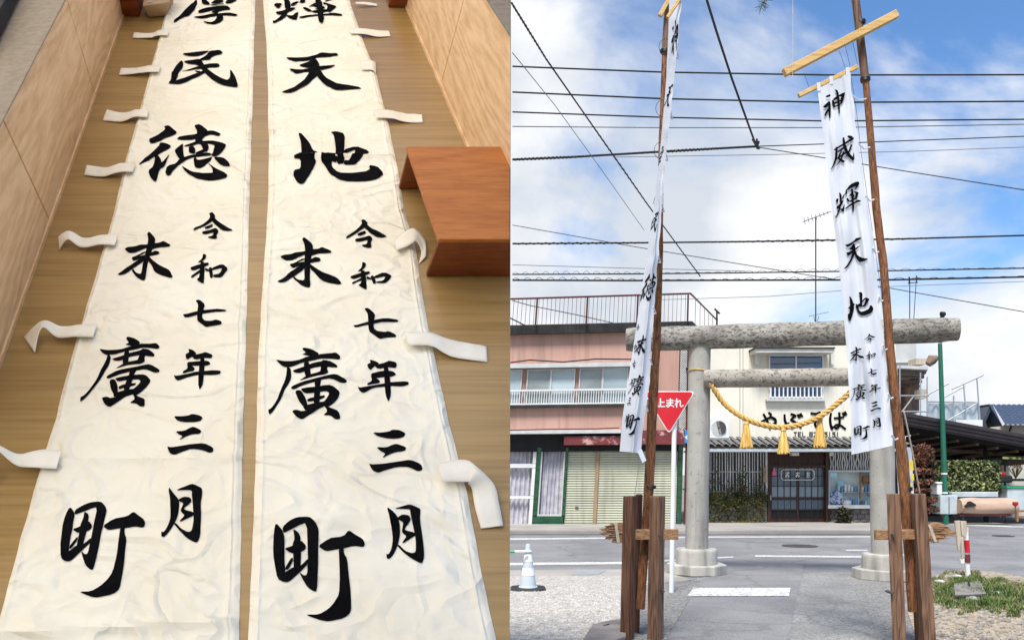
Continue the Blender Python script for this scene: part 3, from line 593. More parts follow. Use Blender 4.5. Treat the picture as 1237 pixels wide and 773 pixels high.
banner_ink(B1, LB_L, LB_R, 2.3, foldsL, [('atsu', (210, -4, 288, 33), 0.0), ('tami', (204, 65, 289, 109), 0.0), ('toku', (168, 154, 279, 224), 0.0),
  ('sue', (144, 284, 219, 343), .2), ('rei', (234, 262, 284, 292), .12), ('wa', (229, 309, 278, 345), .12), ('nana', (221, 365, 275, 400), .12), ('nen', (210, 424, 270, 475), .13),
  ('hiro', (100, 411, 200, 496), .24), ('san', (203, 504, 264, 553), .12), ('tsuki', (197, 588, 250, 658), .14), ('machi', (66, 609, 178, 725), .2)])
B2 = banner('long_cloth_banner', 'right of two cream cloth banners on the wooden floor, beside the stool', RB_L, RB_R, 7.9, foldsR, [(.04, .003), (.955, .003), (.97, -.0015)])
banner_ink(B2, RB_L, RB_R, 7.9, foldsR, [('kagaya', (330, -5, 414, 33.5), 0), ('ten', (339.5, 67.5, 438.5, 115.5), 0), ('chi', (354, 162.5, 464.6, 227.3), 0),
  ('sue', (335.5, 291, 414, 352), 0), ('rei', (418.5, 269.5, 468.5, 303.5), 0), ('wa', (423, 321, 474.3, 355.5), 0), ('nana', (427, 377, 481.7, 413.7), 0), ('nen', (432.5, 440, 494.5, 490.5), 0),
  ('hiro', (324.7, 424.5, 420, 511.3), 0), ('san', (446, 523, 511, 574), 0), ('tsuki', (467, 612.5, 513, 683.3), 0), ('machi', (331, 630, 441.5, 753), 0)])
# tapes sewn to the outer edges: rows of (top edge x, y, lift, bottom edge x, y, lift)
def tape(root, rows):
    pts = [(room_px(a, b, 0, h), room_px(c, d, 0, k)) for a, b, h, c, d, k in rows]
    dn = []
    def cm(p0, p1, p2, p3, t): return .5 * (2 * p1 + (p2 - p0) * t + (2 * p0 - 5 * p1 + 4 * p2 - p3) * t * t + (3 * p1 - p0 - 3 * p2 + p3) * t ** 3)
    for i in range(len(pts) - 1):
        q = [pts[max(i - 1, 0)], pts[i], pts[i + 1], pts[min(i + 2, len(pts) - 1)]]
        for k in range(9): dn.append((cm(*[z[0] for z in q], k / 9), cm(*[z[1] for z in q], k / 9)))
    dn.append(pts[-1]); n = len(dn) - 1
    def f(u, v):
        a, b = dn[int(round(v * n))]; p = a.lerp(b, u)
        return p + NF * .0016 * noise.noise(p * 40)
    MB().grid(f, 4, n).build('tie_tape', M['tape'], root, smooth=True, thick=.0006)
for rows in (
  [(206,42,.022,204,49,.022),(194,42,.022,192,49,.022),(184,43,.012,182,48.5,.01),(162,41,.006,160,47,.004)],
  [(196,85.5,.022,194,93.5,.022),(182,85.5,.022,180,93.5,.022),(165,86,.014,162,93,.012),(147,85,.01,144,92,.004)],
  [(182,140,.024,180,149,.024),(167,139.5,.024,165,148.5,.024),(150,140,.012,147,149,.006),(131,138,.02,124,147,.004)],
  [(166,205.5,.026,163,216,.026),(149,205,.026,146,216,.026),(130,206,.012,126,216,.008),(106,203,.012,102,213,.004)],
  [(145,291.5,.026,142,305,.026),(126,292,.026,123,304,.026),(105,294,.02,100,303,.012),(88,290,.035,86,299,.03),(73,292,.02,72,303,.003)],
  [(122,401,.03,117,417,.03),(102,402,.03,95,416,.028),(78,402.5,.025,72,414,.02),(60,404,.05,58,411,.045),(31,411,.012,43,428,.004)],
  [(80,554,.03,74,576,.03),(55,553,.03,47,574,.028),(28,558,.03,24,570,.026),(8,561,.07,6,565,.07),(-14,575,.04,0,586,.003)]): tape(B1, rows)
for rows in (
  [(430,8.5,.022,431,10.5,.022),(441,7.5,.02,441,10.2,.018),(456,7,.008,456,9,.004)],
  [(422,40,.022,424,46.5,.022),(438,40,.022,440,46.5,.02),(455,39.5,.012,456,46.5,.008),(470,39,.006,472,45,.004)],
  [(436,80,.022,438,91,.022),(449,79.5,.024,450,91,.022),(454,79,.012,454.5,92,.006)],
  [(452,140,.025,455,150,.025),(470,140,.025,473,149.5,.022),(490,140,.01,492,149.5,.006),(510,140,.006,511,149,.003)],
  [(478,300,.028,480,312,.028),(492,292,.04,497,307,.035),(503,289.5,.04,504,303,.035),(514,297,.02,509,308,.012),(515,312,.006,506,320,.003)],
  [(492,411,.03,494,427,.03),(520,412,.032,523,428,.03),(545,416,.018,546,434,.01),(588,420,.006,589,438,.003)],
  [(531,569,.03,534,592,.03),(562,567,.035,567,592,.03),(580,580,.04,566,594,.03),(597,592,.02,570,594,.012),(603,612,.012,574,616,.008),(608,637,.006,581,639,.003)]): tape(B2, rows)
# ------------------------------------------------------------------ outdoor materials
M['asphalt'] = pmat('asphalt', (0.225, 0.222, 0.225), (0.15, 0.148, 0.152), cracks=.3, scale=.9, rough=0.9, bump=0.7, bscale=60, spots=.3, spotscale=60, c3=(0.26, 0.255, 0.25), detail=10)
M['asphalt_old'] = pmat('old_asphalt', (0.31, 0.306, 0.298), (0.21, 0.207, 0.20), cracks=.32, scale=1.7, rough=0.95, bump=0.9, bscale=70, spots=.4, spotscale=26, c3=(0.15, 0.15, 0.147), detail=12)
M['asphalt_rough'] = pmat('rough_asphalt', (0.205, 0.2, 0.19), (0.11, 0.11, 0.11), scale=14, rough=0.95, bump=1.0, bscale=50, spots=.5, spotscale=45, c3=(0.3, 0.29, 0.27))
M['pavement'] = pmat('pavement', (0.36, 0.335, 0.30), (0.25, 0.235, 0.215), scale=1.5, rough=0.9, bump=0.3, bscale=40, stretch=(.5, 1, 1))
M['gravel_bed'] = pmat('gravel_bed', (0.54, 0.51, 0.47), (0.32, 0.30, 0.27), scale=22, rough=0.95, bump=1.0, bscale=40, spots=.35, spotscale=60, c3=(0.16, 0.15, 0.14))
M['pebble'] = pmat('pebbles', (0.60, 0.58, 0.55), (0.26, 0.24, 0.22), scale=9, rough=0.9, lo=.3, hi=.6)
M['dirt'] = pmat('dirt', (0.30, 0.235, 0.16), (0.17, 0.135, 0.09), scale=5, rough=0.95, bump=1.0, bscale=30, spots=.5, spotscale=26, c3=(0.40, 0.35, 0.28))
M['paint'] = pmat('road_paint', (0.66, 0.66, 0.65), (0.50, 0.50, 0.49), scale=5, rough=0.8, spots=.42, spotscale=26, c3=(0.24, 0.24, 0.24))
M['earth'] = pmat('earth', (0.2, 0.19, 0.17), scale=.6, rough=0.95)
M['iron'] = pmat('cast_iron', (0.075, 0.072, 0.07), (0.045, 0.042, 0.04), scale=12, rough=0.6, bump=.4, bscale=40)
M['drain'] = pmat('drain_plate', (0.29, 0.31, 0.325), (0.24, 0.255, 0.27), scale=6, rough=0.6)
M['concrete'] = pmat('weathered_concrete', (0.37, 0.36, 0.335), (0.30, 0.29, 0.265), streaks=.55, scale=4, rough=0.92, bump=.35, bscale=50, spots=.12, spotscale=16, c3=(0.24, 0.23, 0.2))
M['kasagi'] = pmat('lichened_concrete', (0.36, 0.345, 0.31), (0.20, 0.185, 0.165), scale=3.2, rough=0.95, bump=.8, bscale=60, spots=.42, spotscale=22, c3=(0.105, 0.095, 0.088), stretch=(.7, 1, 1.2), detail=9, streaks=.45)
M['nuki'] = pmat('stained_concrete', (0.36, 0.34, 0.30), (0.25, 0.225, 0.19), scale=3, rough=0.95, bump=.5, bscale=45, spots=.32, spotscale=22, c3=(0.13, 0.115, 0.1))
M['plinth'] = pmat('plinth_concrete', (0.44, 0.43, 0.40), (0.33, 0.315, 0.285), streaks=.6, scale=5, rough=0.92, bump=.4, bscale=40, stretch=(1, 1, .4))
M['timber'] = woodmat('old_timber', (0.036, 0.016, 0.010), (0.145, 0.068, 0.038), rings=8, stretch=(7, 7, .5), rough=.8, streak=7, bump=.6, big=1.4)
M['timber_grey'] = woodmat('grey_timber', (0.055, 0.029, 0.018), (0.205, 0.115, 0.071), rings=8, stretch=(7, 7, .5), rough=.8, streak=7, bump=.6, big=1.4)
M['pole'] = woodmat('bark_pole', (0.026, 0.011, 0.006), (0.26, 0.105, 0.040), rings=9, stretch=(11, 11, 1.5), rough=.75, streak=4, bump=1.0, big=2.2)
M['pole_dark'] = woodmat('dark_pole', (0.055, 0.03, 0.02), (0.17, 0.095, 0.06), rings=5, stretch=(9, 9, .8), rough=.7, streak=5, bump=.5, big=1.4)
M['bar'] = woodmat('fresh_batten', (0.42, 0.255, 0.085), (0.60, 0.40, 0.16), rings=5, stretch=(1.2, 9, 9), rough=.65, streak=7, bump=.15, big=1.5)
M['carved'] = woodmat('carved_wood', (0.12, 0.058, 0.026), (0.34, 0.195, 0.10), rings=10, stretch=(2.5, 9, 14), rough=.75, streak=6, bump=.7, big=1.5)
M['rope_y'] = pmat('yellow_rope', (0.72, 0.48, 0.17), (0.46, 0.27, 0.075), scale=60, rough=.75, bump=.3)
M['tassel'] = pmat('straw_tassel', (0.78, 0.53, 0.17), (0.48, 0.28, 0.06), scale=30, rough=.75, stretch=(1, 1, .06))
M['rope_w'] = pmat('pale_rope', (0.55, 0.5, 0.42), rough=.85, scale=40)
M['wire'] = pmat('black_wire', (0.012, 0.012, 0.014), rough=.5)
M['wire_grey'] = pmat('grey_wire', (0.16, 0.17, 0.19), rough=.5)
M['cloth'] = pmat('white_banner_cloth', (0.76, 0.79, 0.85), (0.70, 0.735, 0.80), scale=4, rough=.85, bump=.05, bscale=200, spec=.15, trans=.35)
M['white_metal'] = pmat('white_metal', (0.74, 0.75, 0.75), (0.66, 0.67, 0.67), scale=5, rough=.45)
M['sign_red'] = pmat('sign_red', (0.62, 0.018, 0.03), (0.54, 0.014, 0.024), scale=3, rough=.4)
M['sign_white'] = pmat('sign_white', (0.82, 0.82, 0.82), scale=3, rough=.4)
M['sign_blue'] = pmat('sign_blue', (0.02, 0.25, 0.62), scale=3, rough=.4)
M['cone'] = pmat('cone_plastic', (0.50, 0.56, 0.60), (0.43, 0.49, 0.53), scale=5, rough=.55)
M['cone_band'] = pmat('cone_band', (0.82, 0.83, 0.84), scale=5, rough=.35)
M['rubber'] = pmat('black_rubber', (0.025, 0.025, 0.027), rough=.7, scale=12)
M['green_plastic'] = pmat('green_plastic', (0.03, 0.32, 0.12), rough=.5)
M['stone'] = pmat('field_stone', (0.33, 0.31, 0.28), (0.18, 0.165, 0.15), scale=6, rough=.9, bump=.6)
M['plate'] = pmat('grey_plate', (0.24, 0.215, 0.20), (0.17, 0.15, 0.14), scale=5, rough=.75, bump=.2)

# ------------------------------------------------------------------ ground, road, alley
def sheet(name, pts, mat, z, kind='structure', parent=None, label=None):
    m = MB(); m.quad(*[G(x, y, z) for x, y in pts])
    return m.build(name, mat, parent, kind=kind if not parent else None, label=label)
m = MB(); m.quad((-700, -700, -.012), (700, -700, -.012), (700, 900, -.012), (-700, 900, -.012)); m.build('ground', M['earth'], kind='structure')
road = MB().quad((-40, 12.0, -.004), (60, 9.0, -.004), (80, 24.6, -.004), (-40, 24.6, -.004)).build('road', M['asphalt'], kind='structure')
sheet('alley', [(842, 697), (1062, 689), (1250, 900), (760, 900)], M['asphalt_old'], .004)
# older lane of the alley on the left, with an irregular joint
lane = [(846, 700), (880, 690), (915, 683), (972, 680), (968, 700), (962, 722), (957, 748), (951, 780), (946, 830), (940, 900), (778, 900), (806, 768), (834, 722)]
sheet('alley_lane', lane, M['asphalt'], .008)
sheet('alley_patch', [(1028, 706), (1060, 700), (1082, 712), (1104, 760), (1150, 880), (1095, 880), (1072, 800), (1050, 742)], M['asphalt_rough'], .008)
sheet('rough_verge', [(780, 704), (846, 700), (834, 722), (806, 768), (778, 900), (680, 900), (752, 770)], M['asphalt_rough'], .012)
# kerb on the far side: pavement in front of the shops
m = MB(); m.box((-30, 20.6, -.004), (10.6, 24.5, .10)); m.build('pavement', M['pavement'], kind='structure', bevel=.02)
m = MB(); m.box((-30, 20.35, -.003), (10.75, 20.59, .115)); m.build('kerb', M['pavement'], kind='structure', bevel=.02)
# near kerb strip and gravel lot
sheet('gutter', [(560, 688.5), (792, 687), (836, 700), (780, 706), (560, 697)], M['pavement'], .006)
sheet('gravel_lot', [(520, 695.5), (768, 695), (790, 705), (752, 770), (684, 900), (380, 900)], M['gravel_bed'], .010)
sheet('drain_cover', [(689, 694.0), (700, 688.6), (733, 688.2), (722, 693.8)], M['drain'], .010)
# painted markings
def mark(name, pts, z=.001): return sheet(name, pts, M['paint'], z)
mark('lane_line', [(560, 680.0), (752, 678.2), (886, 671.6), (886, 673.0), (752, 681.0), (560, 683.0)])
mark('lane_line', [(912, 670.2), (1046, 671.2), (1046, 673.2), (912, 672.0)])
mark('lane_line', [(1022, 663.6), (1048, 663.8), (1048, 665.0), (1022, 664.8)])
mark('lane_line', [(560, 650.4), (860, 647.6), (1060, 647.2), (1060, 648.6), (860, 649.2), (560, 652.2)])
mark('lane_line', [(1140, 631.8), (1260, 636.6), (1260, 638.2), (1140, 633.0)], .0)
mark('stop_line', [(838, 709.5), (955, 709.5), (953, 719.5), (830, 719.5)], .016)
def manhole(x, y, rpx):
    c = G(x, y, .004); r = rpx / FPX * c.y
    m = MB(); m.tube([c + Vector((0, 0, -.02)), c + Vector((0, 0, .004))], [r, r], 28)
    for k in range(-3, 4): m.box((c.x + k * r * .24 - .02, c.y - r * .6, .006), (c.x + k * r * .24 + .02, c.y + r * .6, .013))
    m.build('manhole_cover', M['iron'], loc=c, label='round dark iron manhole cover in the %s' % ('road behind the torii gate' if x < 1000 else 'road at the right'), cat='manhole')
manhole(966, 659, 21); manhole(1212, 647, 12)
# dirt strip and grass patch on the right
dirt_pts = [(1096, 738), (1118, 712), (1132, 694), (1160, 688), (1200, 690), (1260, 700), (1420, 770), (1420, 900), (1150, 900)]
sheet('dirt', dirt_pts, M['dirt'], .016)
mm = MB()
for _ in range(900):
    y = 700 + 85 * rnd.random() ** .8; x0 = 1112 if y < 730 else 1102 + (y - 730) * .5; x = x0 + (1270 - x0) * rnd.random()
    c = G(x, y, .018); s = .006 + .02 * rnd.random() ** 2
    mm.tube([c - Vector((s, 0, 0)), c + Vector((0, 0, s * .5)), c + Vector((s, 0, 0))], [s * .4, s * (.6 + .4 * rnd.random()), s * .3], 5)
mm.build('stones', M['stone'], kind='stuff', label='small stones strewn over the dirt strip')
tm = MB()
for _ in range(20000):                               # pebbles of the gravel lot
    y = 696 + 110 * rnd.random() ** .75
    x = 590 + 200 * rnd.random()
    if x > 782 - max(0, y - 705) * .5: continue
    c = G(x, y, .012); s = .004 + .009 * rnd.random() ** 2
    a = rnd.random() * 6.28; u = Vector((math.cos(a), math.sin(a), 0)); w = Vector((-u.y, u.x, 0)); k = .6 + .6 * rnd.random()
    i = len(tm.v); tm.v += [c + u * s, c + w * s * k, c - u * s * .9, c - w * s * .8, c + Vector((0, 0, s * (.5 + .5 * rnd.random()))) + u * s * .2 * (rnd.random() - .5)]
    tm.f += [(i, i + 1, i + 4), (i + 1, i + 2, i + 4), (i + 2, i + 3, i + 4), (i + 3, i, i + 4)]
tm.build('gravel', M['pebble'], kind='stuff', label='pale gravel covering the parking lot')
# ------------------------------------------------------------------ torii gate
YL, YR = 12.45, 11.85
def tY(x): return YL + (YR - YL) * (x - 843) / (1067 - 843)
tor = thing('torii_gate', 'grey weathered concrete torii gate standing across the alley', 'torii gate', G(955, 692))
def log(name, a, b, ra, rb, mat, nseg=46, jit=.05, seed=1, ends=True):
    pts, rr = [], []
    for k in range(nseg + 1):
        u = k / nseg; pts.append(a.lerp(b, u)); r = ra + (rb - ra) * u
        if ends:
            e = min(u, 1 - u) * nseg
            if e < 1: r *= .93
        rr.append(r)
    return MB().tube(pts, rr, 28, jit=jit, seed=seed).build(name, mat, tor, smooth=True)
log('top_beam', P(757, 410.5, tY(757) - .02), P(1157, 398, tY(1157) - .02), 14.2 / FPX * tY(757), 15.0 / FPX * tY(1157), M['kasagi'], seed=3)
log('tie_beam', P(850, 457.5, tY(850) - .11), P(1082, 454.5, tY(1082) - .05), 10.8 / FPX * YL, 10.8 / FPX * YR, M['nuki'], seed=8)
for (xt, yt, xb, yb, Y, rp) in ((845.5, 414, 841.5, 662, YL, 13.3), (1063, 405, 1067.5, 668, YR, 14.0)):
    A = P(xb, yb, Y); B = P(xt, yt, Y)
    log('pillar', Vector((A.x, Y, A.z - .05)), Vector((B.x, Y, B.z)), rp * 1.03 / FPX * Y, rp * .97 / FPX * Y, M['concrete'], nseg=30, jit=.03, seed=xt, ends=False)
    top = P(xb, yb, Y).z; rd = (24.5 if xb < 900 else 25) / FPX * Y
    c = Vector((A.x, Y, 0))
    MB().lathe(c, [(rd * 1.0, .145), (rd * 1.0, .16), (rd, top - .05), (rd * .985, top - .015), (rd * .95, top)], 16).build('drum', M['plinth'], tor, smooth=True, bevel=.008)
    n = 8; ro = 36 / FPX * Y
    out = [c + Vector((ro * math.cos(R(22.5 + 45 * k)), ro * math.sin(R(22.5 + 45 * k)), 0)) for k in range(n)]
    MB().prism(out, [p + Vector((0, 0, .15)) for p in out]).build('plinth', M['plinth'], tor, bevel=.015)
# pale collar cord on the left pillar
c = P(845, 448, YL); rp = 13.6 / FPX * YL
MB().tube([c + Vector((rp * math.cos(R(k * 15)), rp * math.sin(R(k * 15)), .012 * math.sin(R(k * 30)))) for k in range(25)], .009, 6).build('collar_cord', M['rope_y'], tor, smooth=True)
# sacred rope with three tassels
def twist(mb_list, path, rad, pitch, strands=3, n=7):
    # resample the path
    pts = [Vector(p) for p in path]; fine = []
    for i in range(len(pts) - 1):
        p0 = pts[max(i - 1, 0)]; p1, p2 = pts[i], pts[i + 1]; p3 = pts[min(i + 2, len(pts) - 1)]
        for k in range(24):
            t = k / 24
            fine.append(.5 * ((2 * p1) + (p2 - p0) * t + (2 * p0 - 5 * p1 + 4 * p2 - p3) * t * t + (3 * p1 - p0 - 3 * p2 + p3) * t ** 3))
    fine.append(pts[-1])
    L = [0]
    for a, b in zip(fine, fine[1:]): L.append(L[-1] + (b - a).length)
    for s in range(strands):
        q = []
        for k, p in enumerate(fine):
            d = (fine[min(k + 1, len(fine) - 1)] - fine[max(k - 1, 0)]).normalized()
            a = d.cross(Vector((0, 1, 0))).normalized(); b = d.cross(a)
            th = 2 * math.pi * (L[k] / pitch + s / strands)
            q.append(p + (a * math.cos(th) + b * math.sin(th)) * rad * .60)
        mb_list.append(MB().tube(q, rad * .53, n))
rope = thing('sacred_rope', 'thick twisted yellow rope hung between the torii pillars', 'rope', P(950, 517, 12.1))
path = [P(852, 452, YL - .2), P(860, 466, YL - .22), P(873, 485, 12.25), P(888, 498, 12.2), P(905, 507.5, 12.15), P(925, 514, 12.12), P(948, 516, 12.1), P(972, 511, 12.05), P(992, 502, 12.0), P(1012, 487, 11.95), P(1032, 470, 11.85), P(1056, 450, YR - .2)]
ml = []; twist(ml, path, 3.15 / FPX * 12.1, .23)
for s in ml: s.build('strand', M['rope_y'], rope, smooth=True)
for x, yt, yb in ((901.5, 509, 541), (946.5, 517, 548), (990.5, 505, 540)):
    m = MB(); Y = 12.05; top = P(x, yt, Y); bot = P(x, yb, Y); hgt = top.z - bot.z
    for k in range(130):
        a = rnd.random() * 6.283; rr = math.sqrt(rnd.random())
        r0, r1, r2 = .022 * rr, .052 * rr, .088 * rr
        d = Vector((math.cos(a), math.sin(a), 0)); ln = hgt * (.93 + .09 * rnd.random())
        m.tube([top + d * r0, top + d * r1 - Vector((0, 0, ln * .45)), top + d * r2 * (1 + .1 * rnd.random()) - Vector((0, 0, ln))], [.008, .0085, .006], 4)
    m.tube([top + Vector((0, 0, .0)), top - Vector((0, 0, hgt * .5)), top - Vector((0, 0, hgt * .94))], [.02, .045, .07], 10)
    t = m.build('tassel', M['tassel'], rope)
    MB().tube([top - Vector((0, 0, .035)) + Vector((.034 * math.cos(k), .034 * math.sin(k), 0)) for k in [j * .6283 for j in range(11)]], .009, 5).build('knot', M['rope_y'], t)

# ------------------------------------------------------------------ banner poles with their timber stands
def interp_pts(tab, n):
    # tab: (y, x, widthpx) -> denser list
    ys = [tab[0][0] + (tab[-1][0] - tab[0][0]) * k / n for k in range(n + 1)]; out = []
    for y in ys:
        for a, b in zip(tab, tab[1:]):
            if min(a[0], b[0]) - 1e-6 <= y <= max(a[0], b[0]) + 1e-6:
                t = (y - a[0]) / (b[0] - a[0]) if b[0] != a[0] else 0
                out.append((y, a[1] + (b[1] - a[1]) * t, a[2] + (b[2] - a[2]) * t)); break
    return out
def pole(name, label, low, up, Y, seed):
    base = P(low[0][1], low[0][0], Y)
    root = thing(name, label, 'pole', base)
    pts = interp_pts(low, 60)
    MB().tube([P(x + .5 * noise.noise(Vector((y * .03, seed, 0))), y, Y) for y, x, w in pts], [w / 2 / FPX * Y for y, x, w in pts], 14, jit=.14, seed=seed).build('trunk', M['pole'], root, smooth=True)
    pts = interp_pts(up, 16)
    MB().tube([P(x, y, Y) for y, x, w in pts], [w / 2 / FPX * Y for y, x, w in pts], 14, jit=.06, seed=seed + 4).build('upper_pole', M['pole_dark'], root, smooth=True)
    return root
YP, YQ = 7.45, 7.1
pL = pole('banner_pole', 'leaning bark log pole rising from the timber stand near the stop sign', [(735, 773.5, 10.5), (600, 783, 11.5), (500, 787.5, 12), (430, 792.5, 10), (330, 796.5, 8), (170, 799, 6.4), (60, 803, 6)], [(66, 803, 8.2), (30, 805.5, 8.6), (0, 807.5, 8.6), (-60, 810, 8)], YP + .12, 1.7)
pR = pole('banner_pole', 'leaning bark log pole rising from the timber stand beside the grass patch', [(738, 1103.5, 12.5), (600, 1094, 13), (560, 1090.5, 13), (500, 1083, 11.6), (420, 1075, 10.2), (330, 1068, 9.6), (250, 1058.5, 9), (170, 1052, 8.2), (97, 1045.5, 7.6)], [(99, 1045.3, 10.6), (90, 1044.5, 9.6), (40, 1038.5, 9.8), (0, 1033.5, 9.2), (-60, 1026, 8.6)], YQ + .12, 5.2)
for root, (x0, y0), Y in ((pL, (785.5, 588), YP + .12), (pL, (803.2, 62), YP + .12), (pR, (1095, 590), YQ + .12), (pR, (1045.2, 96), YQ + .12), (pR, (1039.6, 27), YQ + .12)):
    c = P(x0, y0, Y); rr = (6.4 if y0 > 300 else 5.2) / FPX * Y
    m = MB()
    for j in range(3):
        m.tube([c + Vector((rr * math.cos(R(k * 24)), rr * math.sin(R(k * 24)), .010 * (j - 1) + .004 * math.sin(R(k * 24)))) for k in range(16)], .006, 5)
    m.build('binding', M['wire'], root, smooth=True)

def post(name, root, xt, yt, xb, yb, wpx, Y, yaw, ratio, mat, taper=1.0):
    T, B = P(xt, yt, Y), P(xb, yb, Y)
    if yb > 760: B = B + (B - T).normalized() * 0.0; B.z = min(B.z, .0) if yb > 768 else B.z
    w = wpx / FPX * Y; d = w * ratio; c, s = math.cos(yaw), math.sin(yaw)
    def ring(o, k):
        return [o + Vector((c * x + -s * -y * -1, s * x + c * y, 0)) for x, y in ((-w/2*k, -d/2*k), (w/2*k, -d/2*k), (w/2*k, d/2*k), (-w/2*k, d/2*k))]
    m = MB(); n = 10
    i0 = len(m.v); rings = []
    for k in range(n + 1):
        o = B.lerp(T, k / n); r = ring(o, 1 + (taper - 1) * k / n)
        j = Vector((noise.noise(Vector((k * .7, xt, 0))), noise.noise(Vector((k * .7, xt, 5))), 0)) * .0035
        rings.append([p + j for p in r])
    for r in rings: m.v += r
    for k in range(n):
        for q in range(4): m.f.append((i0 + 4*k + q, i0 + 4*k + (q+1) % 4, i0 + 4*k + 4 + (q+1) % 4, i0 + 4*k + 4 + q))
    m.f.append((i0 + 3, i0 + 2, i0 + 1, i0)); e = i0 + 4 * n; m.f.append((e, e + 1, e + 2, e + 3))
    return m.build(name, mat, root, bevel=.008)
sL = thing('timber_stand', 'dark square timber stand clamping the pole, on the gravel side near the cone', 'timber stand', G(778, 770))
post('upright', sL, 761.5, 599, 757.5, 771, 12.8, YP, R(-40), 1.05, M['timber'])
post('upright', sL, 794, 599, 791.5, 771, 14.4, YP, R(-42), 1.0, M['timber_grey'])
post('back_upright', sL, 772, 597, 768, 766, 8.5, YP + .34, R(-12), 1.0, M['timber'])
sR = thing('timber_stand', 'brown square timber stand clamping the pole, beside the grass patch', 'timber stand', G(1100, 782))
post('upright', sR, 1079, 596, 1087, 786, 15.0, YQ, R(-24), .9, M['timber_grey'])
post('upright', sR, 1109, 596, 1122.5, 788, 14.0, YQ - .02, R(-8), 1.0, M['timber_grey'])
post('back_upright', sR, 1100.5, 597, 1110, 772, 8, YQ + .32, R(-22), 1.0, M['timber'])
# cross bars with carved ends
def bar(root, x0, x1, yc, h, Y, mat):
    A, B = P(x0, yc, Y), P(x1, yc - .5, Y)
    MB().beam(A, B, .055, h / FPX * Y, side=(0, 1, 0)).build('cross_bar', mat, root, bevel=.006)
bar(sL, 752, 819, 645.5, 12.5, YP + .015, M['carved'])
bar(sR, 1057, 1126, 645.5, 12, YQ + .015, M['carved'])
def carved(root, pts, Y, label, ties):
    o = [P(x, y, Y) for x, y in pts]
    m = MB(); m.poly(o, (0, .05, 0))
    cx_, cz_ = sum(p.x for p in o) / len(o), sum(p.z for p in o) / len(o)
    for k_ in range(7):
        a_ = Vector((cx_ + rnd.uniform(-.09, .03), Y - .004, cz_ + (k_ - 3) * .018)); m.beam(a_, a_ + Vector((rnd.uniform(.07, .12), 0, rnd.uniform(-.012, .012))), .012, .008, side=(0, 1, 0))
    cp = m.build('carved_end', M['carved'], root, label=label, bevel=.008)
    for (xa, ya, xb, yb) in ties:
        for dx in (-1.2, 0, 1.2):
            a, b = P(xa + dx, ya, Y - .008), P(xb + dx, yb, Y - .008); f = Vector((0, .076, 0))
            MB().tube([a, b, b + f, a + f, a], .0045, 5).build('tie_cord', M['rope_w'], cp, smooth=True)
carved(sL, [(755, 632), (749, 630.5), (743, 632.5), (739, 631.8), (736, 635), (731, 635.2), (733, 637.5), (723.5, 638.5), (728, 641), (736, 641.8), (724.5, 644), (729, 646.5), (738, 645.5), (731, 650.5), (737, 651.5), (742, 650), (739, 655), (746, 656), (755, 655)], YP - .005, 'splintered carved tail of the cross bar', [(744, 632.5, 747, 655)])
carved(sR, [(1121, 635), (1125, 632.5), (1130, 630.8), (1136, 631), (1141, 633), (1145.5, 637), (1150, 640.5), (1156, 642.2), (1155.5, 644.6), (1149, 645), (1144.5, 644), (1141, 645), (1143, 648), (1139, 651.5), (1134, 652), (1135, 654.5), (1129, 655.5), (1125, 654), (1121, 654)], YQ - .005, 'carved fish-like tail of the cross bar', [(1123, 635, 1130, 654)])
for root, x, y, Y in ((sL, 801.5, 714, YP - .1), (sL, 797, 645, YP - .09), (sR, 1078.5, 716, YQ - .06), (sR, 1080, 646, YQ - .07)):
    c = P(x, y, Y); MB().tube([c, c + Vector((.0, .12, 0))], .012, 8).build('bolt', M['iron'], root, smooth=True)

# ------------------------------------------------------------------ hanging banners on the poles
def hang_batten(name, root, x0, y0, x1, y1, h, Y, d=.035):
    A, B = P(x0, y0, Y), P(x1, y1, Y)
    return MB().beam(A, B, d, h / FPX * Y, side=(0, 1, 0)).build(name, M['bar'], root, bevel=.004)
hr = thing('hanging_banner', 'long white cloth banner hanging from the right hand pole', 'banner', P(1052, 540, YQ))
yq = YQ - .06
hang_batten('cross_batten', hr, 947, 88.5, 1083, 17.5, 9.0, YQ + .02, .06)
hang_batten('hanging_batten', hr, 964.5, 116, 1035.5, 81, 5.0, yq)
RL = [(107, 987.5), (160, 994), (210, 999.5), (260, 1006), (340, 1015.5), (420, 1022.5), (510, 1028), (549, 1028.6)]
RR = [(87, 1026.5), (161, 1035), (235, 1046), (283, 1054), (384, 1065), (440, 1070), (510, 1076.5), (538, 1079)]
def hb(u, v):                                      # (across, down) -> picture point
    yl = 107.5 + v * (549 - 107.5); yr = 87.5 + v * (538 - 87.5)
    xl, xr = interp(RL, yl), interp(RR, yr)
    if u > .93: xr += .9 * math.sin(yr * .16) * (u - .93) / .07
    return xl + (xr - xl) * u, yl + (yr - yl) * u
def hbY(u, v):
    amp = .012 + .03 * v
    return yq - .02 + amp * math.sin(u * 11 + v * 5) * (.6 + .4 * math.sin(v * 17)) + .02 * noise.noise(Vector((u * 3, v * 9, 2))) + .012 * noise.noise(Vector((u * 9, v * 5, 7)))
def hbP(u, v, off=0): x, y = hb(u, v); return P(x, y, hbY(u, v) - off)
MB().grid(hbP, 44, 200).build('cloth', M['cloth'], hr, smooth=True)
def hb_inv(x, y):
    v = (y - 98) / 446; u = .5
    for _ in range(12):
        yl, yr = 107.5 + v * 441.5, 87.5 + v * 450.5
        xl, xr = interp(RL, yl), interp(RR, yr)
        u = (x - xl) / (xr - xl); v += (y - (yl + (yr - yl) * u)) / 446
    return u, v
